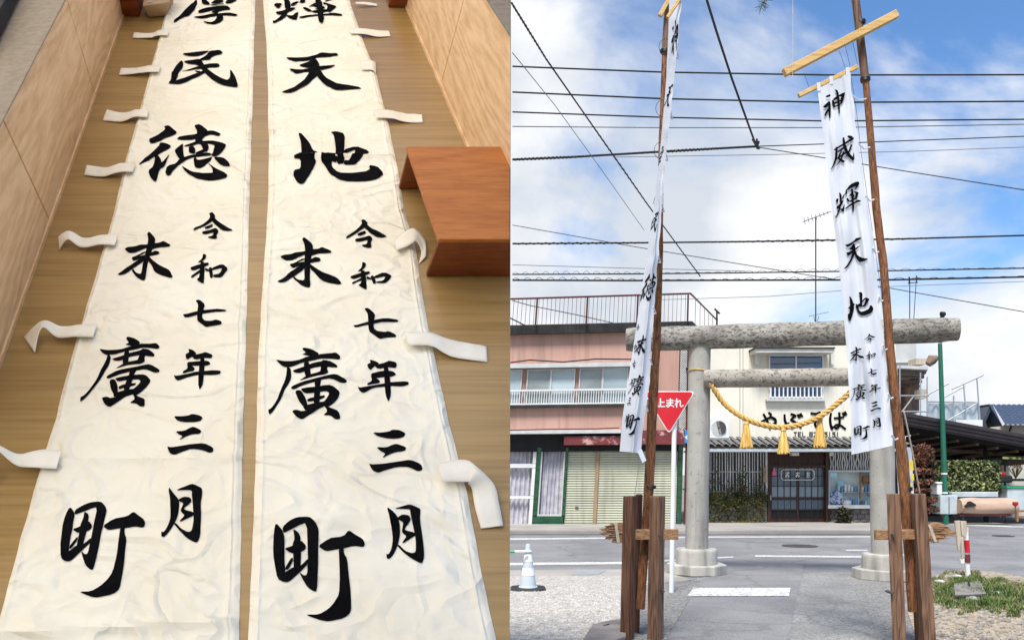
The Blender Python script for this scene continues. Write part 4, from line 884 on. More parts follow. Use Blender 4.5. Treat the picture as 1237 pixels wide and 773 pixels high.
def hang_ink(root, nm, cx, cy, w, h, slope, lean, inv, surf):
    if nm == 'kami': slope = lean = 0
    polys = [[(cx + (u - .5) * w + lean * (v - .5) * h, cy + (v - .5) * h * (1 if not slope else .8) + slope * (u - .5) * w) for u, v in p] for p in unit(RAW[nm])]
    m = MB(); ink_mesh(m, polys, lambda x, y: surf(*inv(x, y)), 1.6)
    m.build('character', M['ink'], root)
sfR = lambda u, v: hbP(u, v, .012)
for nm, x0, y0, x1, y1 in (('kami', 993.5, 108, 1021, 143), ('ikari', 1003.5, 162, 1032.6, 204), ('kagaya', 1009, 218.6, 1040, 264), ('ten', 1019, 283.6, 1049, 324.6), ('chi', 1023.8, 348.5, 1055.5, 388),
    ('sue', 1026, 416, 1044, 438), ('hiro', 1027.5, 461.5, 1046.5, 486), ('machi', 1031.5, 511, 1051, 533), ('rei', 1044, 401.5, 1058, 413.5), ('wa', 1046, 422, 1058.5, 435), ('nana', 1048, 443, 1060, 454.5), ('nen', 1049, 462, 1064, 476.5), ('san', 1051, 483, 1064.5, 497.5), ('tsuki', 1054, 503, 1064.5, 518)):
    cy = (y0 + y1) / 2; sl = -.45 + .25 * (cy - 100) / 440
    hang_ink(hr, nm, (x0 + x1) / 2, cy, (x1 - x0), (y1 - y0), sl, .0, hb_inv, sfR)
for u in (.03, .42, .93):
    x, y = hb(u, 0); A = P(x, y - 7, yq - .03); B = P(x + .5, y + 3, yq - .03)
    MB().beam(A, B, 4.2 / FPX * yq, .004, side=(1, 0, 0)).build('loop_tab', M['cloth'], hr)
for (x0, y0, x1, y1) in ((971, 88, 977, 105), (1014, 62, 1021, 82), (1021, 56, 1027, 80), (1030, 50, 1036, 79)):
    MB().tube([P(x0, y0, yq), P(x1, y1, yq)], .0022, 4).build('hanging_cord', M['wire'], hr)
for v in (.06, .19, .33, .47, .6, .73, .86, .97):
    x, y = hb(1, v); px_ = interp([(90, 1044), (250, 1057), (420, 1072), (560, 1089)], y)
    m = MB(); a, b = P(x - 1, y, yq - .03), P(px_, y + 5, YQ + .02)
    m.tube([a, a.lerp(b, .5) + Vector((0, 0, -.03)), b], .007, 5); m.build('side_tie', M['cloth'], hr)
m = MB(); m.tube([P(x, y, YQ) for x, y in ((1028, 92), (1034, 130), (1041, 190), (1048, 240), (1057, 300), (1064, 350), (1071, 420), (1078, 500), (1084, 560))], .0022, 4)
m.build('halyard', M['wire'], hr)
MB().tube([P(1092, 497, YQ + .1), P(1102, 545, YQ + .2), P(1111, 595, YQ + .35)], .008, 6).build('guy_rope', M['rope_w'], hr, smooth=True)
MB().tube([P(957.5, -30, yq), P(957.8, 40, yq), P(957.5, 94, yq)], .0022, 4).build('pull_cord', M['rope_w'], hr)

hl = thing('hanging_banner', 'long white cloth banner seen nearly edge on against the left hand pole', 'banner', P(762, 545, YP))
LL = [(-20, 808.5), (20, 808), (70, 806), (100, 804.5), (170, 798.5), (250, 790), (330, 778), (420, 765), (500, 752.5), (545, 748.5)]
LR = [(-20, 825), (0, 823), (60, 818), (100, 814), (140, 810), (200, 803), (250, 800), (330, 793.5), (380, 790), (420, 786), (460, 785), (500, 779), (546, 774)]
def lb(u, v):
    y = -18 + v * 563; xl, xr = interp(LL, y), interp(LR, y)
    xr += 1.6 * noise.noise(Vector((y * .06, 1, 0)))
    return xl + (xr - xl) * u, y + (2 * u if v > .98 else 0)
def lbY(u, v):
    f = min(1, max(0, (v - .35) / .25))
    k = .62
    z = YP - .12 + .34 * (1 - u) * .8
    if f and u > k: z += f * .14 * (u - k) / (1 - k)
    if f: z -= f * .05 * math.exp(-((u - k) / .08) ** 2) * 1.0
    return z - .25 + .015 * math.sin(v * 40) * u
def lbP(u, v, off=0): x, y = lb(u, v); return P(x, y, lbY(u, v) - off)
MB().grid(lbP, 30, 180).build('cloth', M['cloth'], hl, smooth=True)
def lb_inv(x, y):
    v = (y + 18) / 563; xl, xr = interp(LL, y), interp(LR, y); return (x - xl) / (xr - xl), v
sfL = lambda u, v: lbP(min(max(u, 0), 1), v, .012)
for nm, cx, cy, w, h in (('kami', 815, 46, 9, 44), ('ten', 808, 116, 7.5, 36), ('atsu', 797, 190, 5, 34), ('tami', 791, 268, 8, 30), ('toku', 783, 347, 16, 42), ('sue', 775, 416, 14, 30), ('hiro', 769, 465, 16, 31), ('machi', 763.5, 513, 16, 31),
    ('rei', 770.5, 395, 4, 10), ('wa', 768, 418, 4, 11), ('nana', 766, 439, 4.5, 11), ('nen', 763, 462, 4.5, 12), ('san', 760.5, 484, 4.5, 11), ('tsuki', 757.5, 505, 4.5, 13)):
    hang_ink(hl, nm, cx, cy, w, h, .001, -.22, lb_inv, sfL)
MB().grid(lambda u, v: P(770 + 5 * u + 6 * v, 545 + 14 * v - 3 * u, YP - .28 + .03 * u), 3, 6).build('loose_corner', M['cloth'], hl, smooth=True)
hang_batten('cross_batten', hl, 797, 20, 812, -8, 5, YP + .05)
hang_batten('hanging_batten', hl, 806, 22, 822, -2, 4, YP - .34, .03)
for v in (.14, .27, .36, .47, .58, .69, .8, .9):
    x, y = lb(1, v); m = MB(); a = P(x - 1, y, YP - .3)
    q = P(interp([(0, 806), (170, 798), (330, 796), (500, 787), (560, 785)], y) - 6, y + 6, YP)
    m.tube([a, a + Vector((.03, .05, -.05)), P(x - 4, y + 8, YP - .05)], .006, 5); m.build('side_tie', M['cloth'], hl)
    b = P(interp([(0, 806), (170, 797), (330, 796), (500, 788)], y), y, YP + .02)
    pts = [b + Vector((.06 * math.cos(R(a_)), -.05, .075 * math.sin(R(a_)))) for a_ in range(60, 330, 30)]
    MB().tube(pts, .0022, 4).build('wire_loop', M['wire'], hl)
MB().tube([P(774, 545, YP - .2), P(770, 575, YP - .1), P(766.5, 600, YP)], .003, 4).build('pull_cord', M['rope_w'], hl)
# ------------------------------------------------------------------ the pink shop building across the road
M['pink'] = pmat('pink_render', (0.49, 0.30, 0.24), (0.415, 0.25, 0.20), streaks=.35, scale=.8, detail=9, rough=.9, bump=.15, bscale=60, stretch=(1, 1, .6))
M['fascia'] = pmat('black_fascia', (0.014, 0.014, 0.015), (0.035, 0.034, 0.033), scale=3, rough=.7)
M['rust'] = pmat('dark_red_steel', (0.10, 0.022, 0.020), (0.06, 0.014, 0.012), scale=8, rough=.6)
M['lightgrey'] = pmat('pale_aluminium', (0.56, 0.57, 0.56), (0.47, 0.48, 0.47), scale=5, rough=.5)
M['redband'] = pmat('faded_red_band', (0.17, 0.03, 0.034), (0.13, 0.023, 0.026), scale=3, rough=.6, spots=.2, spotscale=4, c3=(0.5, 0.3, 0.28))
M['greentile'] = pmat('green_tile', (0.018, 0.10, 0.045), (0.010, 0.055, 0.026), scale=9, rough=.3, spec=.6)
M['shutter'] = pmat('cream_shutter', (0.53, 0.54, 0.415), (0.42, 0.43, 0.33), streaks=.35, scale=1.3, rough=.6, stretch=(.4, 1, 1.5))
M['tan'] = pmat('tan_post', (0.36, 0.24, 0.14), rough=.7)
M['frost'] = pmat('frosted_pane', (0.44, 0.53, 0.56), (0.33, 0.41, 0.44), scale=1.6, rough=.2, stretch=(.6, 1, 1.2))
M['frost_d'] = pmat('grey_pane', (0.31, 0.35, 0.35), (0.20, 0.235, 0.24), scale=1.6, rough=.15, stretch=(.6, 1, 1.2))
M['curtain'] = pmat('white_curtain', (0.54, 0.53, 0.57), (0.36, 0.35, 0.40), scale=5, rough=.9)
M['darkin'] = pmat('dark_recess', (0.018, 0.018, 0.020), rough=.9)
M['lattice'] = pmat('pale_lattice', (0.55, 0.55, 0.54), rough=.7)
YA = 23.0
XC = P(927, 0, YA).x
def warpA(p):                                     # the old block leans a little and its floors rise to the right
    k = p.y / YA
    x = p.x + .0105 * (XC - p.x) * (p.z - 1.5)
    z = p.z + .0046 * (p.x - 2.6) * max(p.z - 1.0, 0)
    return Vector((x, p.y, z))
pk = thing('shop_building', 'pink rendered two storey shop with shuttered ground floor and roof railing', 'building', G(720, 637))
def A(name, mat, fn, parent=None, bevel=0, smooth=False):
    m = MB(); fn(m); return m.build(name, mat, parent or pk, warp=warpA, bevel=bevel, smooth=smooth)
A('wall', M['pink'], lambda m: (m.bxp(470, 398, 817, 522, YA, 4.0)))
A('roof_slab', M['fascia'], lambda m: m.prism([P(440, 390, YA - .22), P(832, 390, YA - .22), P(842, 399, YA + 1.2), P(440, 399, YA + 1.2)], [P(440, 401, YA - .2), P(830, 401, YA - .2), P(842, 408, YA + 1.2), P(440, 408, YA + 1.2)]))
rail = A('roof_railing', M['rust'], lambda m: (m.tube([P(440, 358.5, YA - .3), P(829, 357, YA - .3)], .028, 8), m.tube([P(829, 357, YA - .3), P(866, 391, YA + 4.6)], .026, 8)))
for x in (508, 571, 634, 698, 762, 826): A('post', M['rust'], lambda m: m.tube([P(x, 358.5, YA - .3), P(x, 391, YA - .3)], .026, 6), rail)
for k in range(72): x = 445 + k * 5.32; A('baluster', M['rust'], lambda m: m.tube([P(x, 358.5, YA - .3), P(x, 391, YA - .3)], .008, 4), rail)
for k in range(1, 7):
    u = k / 6.3; a = P(829, 357, YA - .3).lerp(P(866, 391, YA + 4.6), u); A('baluster', M['rust'], lambda m: m.tube([a, a - Vector((0, 0, .75))], .010, 4), rail)
# upper windows
def window(x0, y0, x1, y1, xm, mats):
    w = A('window', M['darkin'], lambda m: m.bxp(x0, y0, x1, y1, YA - .02, .015))
    A('frame', M['lightgrey'], lambda m: (m.bxp(x0, y0, x1, y0 + 1.3, YA - .07, .048), m.bxp(x0, y1 - 1.3, x1, y1, YA - .07, .048), m.bxp(x0, y0 + 1.3, x0 + 1.5, y1 - 1.3, YA - .07, .048), m.bxp(x1 - 1.5, y0 + 1.3, x1, y1 - 1.3, YA - .07, .048), m.bxp(xm - 1.2, y0 + 1.3, xm + 1.2, y1 - 1.3, YA - .072, .05)), w)
    A('pane', mats[0], lambda m: m.bxp(x0 + 1.6, y0 + 1.4, xm - 1.3, y1 - 1.4, YA - .045, .02), w)
    A('pane', mats[1], lambda m: m.bxp(xm + 1.3, y0 + 1.4, x1 - 1.6, y1 - 1.4, YA - .04, .015), w)
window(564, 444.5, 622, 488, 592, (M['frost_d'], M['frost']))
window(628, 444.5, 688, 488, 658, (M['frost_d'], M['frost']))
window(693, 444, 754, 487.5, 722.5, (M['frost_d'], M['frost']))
A('window_hood', M['lightgrey'], lambda m: m.bxp(470, 437.5, 765, 442.5, YA - .25, .25))
A('window_ledge', M['fascia'], lambda m: m.bxp(470, 488.5, 757, 491, YA - .16, .16))
wr_ = A('window_railing', M['white_metal'], lambda m: (m.bxp(560, 469, 756, 471.3, YA - .14, .04), m.bxp(560, 486, 756, 487.6, YA - .14, .04)))
for k in range(64): x = 562 + k * 3.06; A('bar', M['white_metal'], lambda m: m.bxp(x, 471.2, x + .8, 486, YA - .13, .02), wr_)
# eaves over the shop front
A('eave', M['lightgrey'], lambda m: m.bxp(470, 519, 748, 523, YA - .35, .85))
A('eave_shade_band', M['darkin'], lambda m: m.bxp(470, 523.2, 820, 545, YA + .02, .3))  # near-black band painted for the shade in the recess under the eave
A('red_fascia', M['redband'], lambda m: m.bxp(679, 526.5, 826, 537, YA - .28, .2))
A('red_fascia', M['redband'], lambda m: m.bxp(750, 520, 826, 526.4, YA - .26, .2))
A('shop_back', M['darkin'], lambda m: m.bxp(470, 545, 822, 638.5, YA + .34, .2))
# shop front: curtained windows, green tiles, shutters
def curtain(x0, y0, x1, y1, Y, n):
    def f(u, v):
        x = x0 + (x1 - x0) * u; return P(x, y0 + (y1 - y0) * v, Y + .03 * math.sin(u * n * 6.283 + .6 * math.sin(v * 3 + u * 9)))
    return A('curtain', M['curtain'], lambda m: m.grid(f, n * 8, 6), smooth=True)
curtain(560, 542, 646, 636, YA + .22, 16); curtain(653, 540, 681, 623, YA + .2, 6)
sw = A('shop_window', M['white_metal'], lambda m: (m.bxp(560, 559.5, 646.5, 564.5, YA + .05, .06), m.bxp(560, 599, 646.5, 602, YA + .05, .06), m.bxp(642.5, 540, 646.5, 559, YA + .05, .06), m.bxp(642.5, 565, 646.5, 598.5, YA + .05, .06), m.bxp(642.5, 602.5, 646.5, 634, YA + .05, .06), m.bxp(560, 634, 646.5, 638, YA + .05, .06)))
sw2 = A('shop_window', M['lightgrey'], lambda m: (m.bxp(652, 538, 654, 622.5, YA + .05, .06), m.bxp(680, 538, 681.5, 622.5, YA + .05, .06), m.bxp(652, 621, 681.5, 623.2, YA + .04, .06)))
def tiles(x0, y0, x1, y1, tw, th):
    nx, ny = max(1, round((x1 - x0) / tw)), max(1, round((y1 - y0) / th)); w, h = (x1 - x0) / nx, (y1 - y0) / ny
    back = A('tiled_pier', M['darkin'], lambda m: m.bxp(x0, y0, x1, y1, YA + .03, .15))
    for j in range(ny):
        for i in range(nx):
            A('tile', M['greentile'], lambda m: m.bxp(x0 + i * w + .18, y0 + j * h + .18, x0 + (i + 1) * w - .18, y0 + (j + 1) * h - .18, YA + .012, .02), back)
tiles(647, 540, 652, 623, 5, 7); tiles(647, 623.5, 684, 637.5, 9, 3.6); tiles(681.8, 540, 685, 623, 4, 9); tiles(819, 536, 824.5, 637, 6, 9)
def shutter(x0, y0, x1, y1, n):
    def f(u, v):
        ph = (v * n) % 1
        return P(x0 + (x1 - x0) * u, y0 + (y1 - y0) * v, YA + .10 - .022 * math.sin(ph * math.pi) + (.02 if ph < .12 else 0))
    s = A('roller_shutter', M['shutter'], lambda m: m.grid(f, 2, n * 8))
    return s
s1_ = shutter(685, 543, 719, 637.8, 32); shutter(723.5, 543, 818, 637.8, 32)
A('handle', M['fascia'], lambda m: m.bxp(697, 612, 701, 613.3, YA + .05, .04), s1_)
A('divider_post', M['tan'], lambda m: m.bxp(719.3, 541, 723.2, 638, YA + .03, .12))
A('sill', M['pavement'], lambda m: m.bxp(470, 637.6, 825, 640.5, YA - .05, .5))
# lattice strip, drain pipe
lt = A('lattice_strip', M['darkin'], lambda m: m.bxp(818, 402, 827.3, 526, YA - .02, .3))
def lat(m):
    for k in range(-4, 45):
        for s in (1, -1):
            ys = 404 + k * 2.9; a = P(818.2, ys if s > 0 else ys + 9, YA - .03 - .004 * s); b = P(827, ys + 9 if s > 0 else ys, YA - .03 - .004 * s)
            if max(ys, ys + 9) < 526 and ys > 402: m.beam(a, b, .022, .006, side=(0, 0, 1) if False else (1, 0, 1))
A('lattice', M['lattice'], lat, lt)
dp = A('drain_pipe', M['rust'], lambda m: m.tube([P(829.5, 400, YA - .12), P(829.5, 640, YA - .12)], .055, 10), smooth=True)
for y in (445, 490, 545, 590): A('bracket', M['fascia'], lambda m: m.bxp(826.6, y, 832.4, y + 1.6, YA - .19, .18), dp)
MB().tube([P(600, 440, YA - .5), P(640, 434.8, YA - .5), P(680, 437.2, YA - .5), P(720, 433.5, YA - .5), P(768, 434, YA - .5)], .018, 6).build('loose_cable', M['wire'], pk)
MB().tube([P(600, 520, YA - .75), P(660, 518.3, YA - .75), P(720, 517.8, YA - .75), P(748, 516.5, YA - .75)], .016, 6).build('loose_cable', M['rust'], pk)
# blue sign on the pipe
bs = thing('blue_sign', 'small blue traffic plate on the drain pipe beside the torii pillar', 'sign', P(829, 528, YA - .3))
MB().bxp(826.3, 519.5, 835, 535, YA - .26, .02).build('plate', M['sign_blue'], bs)
ar = MB(); ar.poly([P(x, y, YA - .262) for x, y in ((827, 528), (831, 524.5), (831, 526.8), (835, 526.8), (835, 529.2), (831, 529.2), (831, 531.5))], (0, -.004, 0)); ar.build('arrow', M['sign_white'], bs)

# ------------------------------------------------------------------ soba restaurant
M['cream'] = pmat('cream_render', (0.73, 0.70, 0.60), (0.66, 0.63, 0.535), streaks=.18, scale=.9, rough=.9, bump=.1, bscale=60)
M['cream_pale'] = pmat('pale_hood', (0.66, 0.65, 0.60), scale=3, rough=.7)
M['sky_pane'] = glass('blue_reflecting_pane', (0.035, 0.085, 0.17), .03, 1.0)
M['tile_grey'] = pmat('grey_roof_tile', (0.21, 0.21, 0.205), (0.11, 0.105, 0.10), scale=9, rough=.7, spots=.2, spotscale=14, c3=(0.32, 0.31, 0.29))
M['gutter'] = pmat('gutter_metal', (0.42, 0.47, 0.50), rough=.5)
M['brown_wood'] = woodmat('dark_brown_frame', (0.022, 0.009, 0.007), (0.055, 0.024, 0.018), rings=4, stretch=(6, 6, .6), rough=.5, streak=6, bump=.2)
M['door_pane'] = glass('door_pane', (0.085, 0.125, 0.165), .12, .6)
M['door_pane_l'] = glass('door_pane_pale', (0.19, 0.25, 0.31), .15, .6)
M['noren'] = pmat('blue_curtain', (0.026, 0.06, 0.10), (0.017, 0.04, 0.07), scale=4, rough=.9)
M['slat'] = pmat('weathered_slat', (0.70, 0.70, 0.70), (0.48, 0.48, 0.49), scale=10, rough=.8, stretch=(1, 1, .3))
M['slat_back'] = pmat('slat_backing', (0.12, 0.145, 0.18), rough=.8)  # grey-blue panel behind the slats and lattice
M['block'] = pmat('grey_block', (0.24, 0.225, 0.215), (0.15, 0.14, 0.14), scale=7, rough=.95, bump=.5, bscale=50)
M['leaf_olive'] = pmat('olive_leaves', (0.125, 0.10, 0.022), (0.045, 0.05, 0.014), scale=3, rough=.7)
M['leaf_green'] = pmat('green_leaves', (0.075, 0.13, 0.028), (0.03, 0.06, 0.014), scale=3, rough=.6)
M['leaf_red'] = pmat('russet_leaves', (0.26, 0.085, 0.05), (0.10, 0.034, 0.022), scale=4, rough=.7)
M['leaf_pale'] = pmat('variegated_leaves', (0.33, 0.36, 0.14), (0.035, 0.06, 0.022), scale=9, rough=.6, lo=.42, hi=.58)
M['leaf_dark'] = pmat('dark_leaves', (0.045, 0.04, 0.02), (0.02, 0.02, 0.012), scale=5, rough=.7)
M['twig'] = pmat('twigs', (0.12, 0.085, 0.05), rough=.9)
M['case_back'] = pmat('display_back', (0.62, 0.72, 0.74), (0.48, 0.58, 0.6), scale=2, rough=.6)
M['porcelain'] = pmat('white_porcelain', (0.74, 0.75, 0.76), rough=.3)
M['blueware'] = pmat('blue_ware', (0.025, 0.10, 0.36), (0.5, 0.56, 0.66), scale=16, rough=.3, lo=.45, hi=.55)
M['bottle_blue'] = pmat('blue_bottle', (0.16, 0.36, 0.62), rough=.25)
M['cyan'] = pmat('cyan_card', (0.35, 0.70, 0.80), rough=.6)
M['pinkobj'] = pmat('pink_cloth', (0.62, 0.19, 0.28), rough=.8)
M['lampwhite'] = pmat('lamp_shade', (0.75, 0.74, 0.66), rough=.5)
YS = 24.0
sb = thing('soba_restaurant', 'cream restaurant with tiled canopy, black lettering and brown sliding doors', 'building', G(950, 634))
def S(name, mat, fn, parent=None, bevel=0, smooth=False, label=None):
    m = MB(); fn(m); return m.build(name, mat, parent or sb, bevel=bevel, smooth=smooth, label=label)
S('wall', M['cream'], lambda m: (m.bxp(834, 398, 1082, 533, YS, 6)))
S('roof_edge', M['cream_pale'], lambda m: m.bxp(832, 394, 1084, 398.6, YS - .15, 6.3))
S('wall_joint', M['fascia'], lambda m: (m.bxp(893.6, 400, 894.1, 530, YS - .004, .01), m.bxp(897.4, 400, 897.8, 530, YS - .004, .01)))
w = S('window', M['darkin'], lambda m: m.bxp(929, 428, 995, 481, YS - .01, .05))
S('frame', M['white_metal'], lambda m: (m.bxp(929, 428, 995, 430, YS - .07, .05), m.bxp(929, 479, 995, 481.5, YS - .07, .05), m.bxp(929, 430, 930.4, 479, YS - .07, .05), m.bxp(993.6, 430, 995, 479, YS - .07, .05), m.bxp(961, 430, 962.6, 479, YS - .072, .05)), w)
S('pane', M['sky_pane'], lambda m: m.bxp(930.4, 430, 961, 479, YS - .04, .02), w); S('pane', M['sky_pane'], lambda m: m.bxp(962.6, 430, 993.6, 479, YS - .035, .02), w)
hd = S('window_hood', M['cream_pale'], lambda m: m.bxp(913, 421, 1008, 425.5, YS - .6, .6))
S('hood_top', M['fascia'], lambda m: m.bxp(912, 419.3, 1009, 420.9, YS - .64, .64), hd)
S('hood_cheek', M['cream_pale'], lambda m: (m.bxp(913.5, 425.6, 917.5, 440, YS - .18, .18), m.bxp(1004, 425.6, 1007.5, 440, YS - .18, .18)), hd)
S('window_sill', M['lightgrey'], lambda m: m.bxp(926, 481.7, 998, 484.2, YS - .14, .14))
rl = S('window_guard', M['white_metal'], lambda m: (m.bxp(929, 466, 995, 467.4, YS - .16, .03), m.bxp(929, 479, 995, 480, YS - .16, .03)))
for k in range(13): S('bar', M['white_metal'], lambda m: m.bxp(930.5 + k * 5.1, 466, 931.9 + k * 5.1, 480, YS - .15, .02), rl)
# lettering on the wall: four brush kana and the telephone line
KANA = {
 'ya': [*brush([(.02, .55), (.3, .42), (.62, .3), (.9, .42), (.93, .62), (.7, .75), (.55, .68)], [.12, .13, .14, .17, .16, .12, .07]), *brush([(.5, .02), (.62, .12), (.6, .28)], [.1, .14, .1]), *brush([(.15, .12), (.35, .45), (.5, .8), (.58, 1.0)], [.12, .15, .15, .1])],
 'bu': [*brush([(.42, .05), (.6, .15), (.5, .28), (.42, .42), (.58, .55), (.6, .75), (.45, .92), (.33, .82)], [.12, .15, .12, .12, .15, .17, .13, .08]), *brush([(.04, .1), (.06, .45), (.15, .65), (.28, .62)], [.1, .13, .14, .07]), *brush([(.22, .7), (.1, .9), (.02, .98)], [.12, .13, .07]), *brush([(.72, .6), (.85, .72), (.92, .9)], [.12, .15, .12]), *brush([(.78, .1), (.86, .25)], .12), *brush([(.92, .04), (1.0, .18)], .12)],
 'so': [*brush([(.2, .08), (.55, .1), (.85, .04), (.5, .28), (.12, .48), (.55, .42), (.98, .38), (.62, .52), (.48, .72), (.6, .92), (.85, .98)], [.14, .13, .14, .12, .13, .13, .13, .13, .16, .16, .1])],
 'ba': [*brush([(.1, .08), (.05, .4), (.08, .75), (.16, .98), (.22, .85)], [.1, .14, .15, .13, .06]), *brush([(.32, .36), (.6, .34), (.85, .3)], [.11, .12, .1]), *brush([(.6, .06), (.62, .4), (.6, .75), (.45, .95), (.32, .86), (.45, .74), (.7, .8), (.95, .98)], [.13, .14, .14, .13, .11, .1, .12, .12]), *brush([(.82, .06), (.9, .2)], .11), *brush([(.95, .0), (1.02, .14)], .11)]}
for nm, x0, y0, x1, y1 in (('ya', 920, 498, 938, 518), ('bu', 947, 499, 969, 518), ('so', 977, 497.5, 993, 517), ('ba', 1002, 497.5, 1022, 518)):
    polys = [[(x0 + u * (x1 - x0), y0 + v * (y1 - y0)) for u, v in p] for p in KANA[nm]]
    m = MB(); ink_mesh(m, polys, lambda x, y: P(x, y, YS - .024), 0, smooth=False)
    o = m.build('sign_letter', M['ink'], sb, thick=.02)
SEG = {'T': [[(0, 0), (1, 0)], [(.5, 0), (.5, 1)]], 'E': [[(1, 0), (0, 0), (0, 1), (1, 1)], [(0, .5), (.8, .5)]], 'L': [[(0, 0), (0, 1), (1, 1)]], '8': [[(0, 0), (1, 0), (1, 1), (0, 1), (0, 0)], [(0, .5), (1, .5)]], '2': [[(0, .1), (.3, 0), (1, .1), (1, .4), (0, 1), (1, 1)]], '5': [[(1, 0), (.1, 0), (.1, .42), (.9, .42), (1, .75), (.8, 1), (0, 1)]], '1': [[(.5, 0), (.5, 1)]], '-': [[(.1, .5), (.9, .5)]]}
for k, (ch, x) in enumerate((('T', 959), ('E', 964.3), ('L', 969.5), ('8', 978), ('2', 983), ('-', 988), ('5', 996), ('1', 1000.5), ('5', 1005.5), ('1', 1010))):
    m = MB()
    for pl in SEG[ch]:
        for a, b in zip(pl, pl[1:]):
            pa = (x + a[0] * 3.2, 522 + a[1] * 5); pb = (x + b[0] * 3.2, 522 + b[1] * 5)
            q = stroke([pa, pb], .9); m.poly([P(u, v, YS - .004) for u, v in q], (0, -.012, 0))
    m.build('sign_letter', M['ink'], sb)
# air conditioner
ac = S('air_conditioner', M['white_metal'], lambda m: m.bxp(855, 505, 881, 529.5, YS - .42, .38), bevel=.02)
S('fan_grille', M['iron'], lambda m: (m.tube([P(868.5, 517, YS - .425), P(868.5, 517, YS - .43)], [.20, .20], 24)), ac)
S('grille_ring', M['lightgrey'], lambda m: [m.tube([P(868.5, 517, YS - .436) + Vector((r * math.cos(R(a)), 0, r * math.sin(R(a)))) for a in range(0, 361, 20)], .006, 4) for r in (.05, .09, .13, .17, .21)], ac)
S('stand', M['lightgrey'], lambda m: (m.bxp(855, 529.6, 882, 531, YS - .4, .35), m.bxp(879.5, 531, 881.5, 542, YS - .4, .05)), ac)
# tiled canopy: rows of curved tiles on a sloping board
cn = S('canopy', M['cream_pale'], lambda m: m.prism([P(836, 532, YS - .02), P(1084, 532, YS - .02), P(1084, 542, YS - .95), P(836, 542, YS - .95)], [P(836, 534, YS - .02), P(1084, 534, YS - .02), P(1084, 545, YS - .95), P(836, 545, YS - .95)]))
hdg = S('canopy_ridge', M['tile_grey'], lambda m: m.bxp(836, 529.5, 1084, 532.5, YS - .12, .12), cn)
tile = MB()
tw, tl = .205, .36
def tf(u, v): return Vector((tw * (u - .5), -tl * v, .035 * math.sin(u * math.pi * 1.5 + .3) - .085 * v + .02))
tile.grid(tf, 6, 1)
tile0 = tile.build('tile', M['tile_grey'], cn, loc=(0, 0, 0), smooth=True, thick=.02)
first = True
for row in range(3):
    for k in range(29):
        x = P(838, 0, YS).x + tw * (k + .5) * .995
        base = Vector((x, YS - .03 - row * .31, P(0, 531.2, YS).z + .03 - row * .078))
        if first: tile0.location = base - wloc(cn); WLOC[tile0] = base; first = False
        else:
            o = again(tile0, 'tile', cn, base); mo = o.modifiers.new('solid', 'SOLIDIFY'); mo.thickness = .02; mo.offset = -1
S('gutter', M['gutter'], lambda m: m.bxp(836, 542.3, 1086, 545, YS - 1.08, .1), cn)
# ground floor: back wall, slatted window with creeper
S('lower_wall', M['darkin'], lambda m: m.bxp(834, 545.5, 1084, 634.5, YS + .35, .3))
sl = S('slatted_window', M['slat_back'], lambda m: m.bxp(836, 545.5, 927, 599, YS + .12, .1))
for k in range(22):
    x = 855.5 + k * 3.3 + rnd.uniform(-.5, .5); lean = rnd.uniform(-.6, .6); wd = rnd.uniform(.8, 1.5)
    S('slat', M['slat'], lambda m: m.prism([P(x, 546, YS - .02), P(x + wd, 546, YS - .02), P(x + wd, 546, YS + .02), P(x, 546, YS + .02)], [P(x + lean, 599, YS - .02), P(x + wd + lean, 599, YS - .02), P(x + wd + lean, 599, YS + .02), P(x + lean, 599, YS + .02)]), sl)
for y in (569, 593): S('rail', M['slat'], lambda m: m.bxp(854, y, 925, y + 1.4, YS + .03, .03), sl)
S('white_post', M['white_metal'], lambda m: m.bxp(925.2, 545.5, 927.2, 597, YS - .12, .08))
S('name_plaque', M['tan'], lambda m: m.bxp(922, 564, 926, 584, YS - .18, .05), bevel=.02)
bw = S('block_wall', M['iron'], lambda m: m.bxp(836, 599, 928, 634.5, YS - .02, .2))
for j in range(6):
    for i in range(9):
        x0 = 854.5 + i * 8.6 - (4.3 if j % 2 else 0); x1 = min(x0 + 8.1, 927.8); x0 = max(x0, 848)
        if x1 - x0 > 1: S('block', M['block'], lambda m: m.bxp(x0, 599.3 + j * 5.9, x1, 604.7 + j * 5.9, YS - .05 - rnd.random() * .015, .05), bw, bevel=.006)
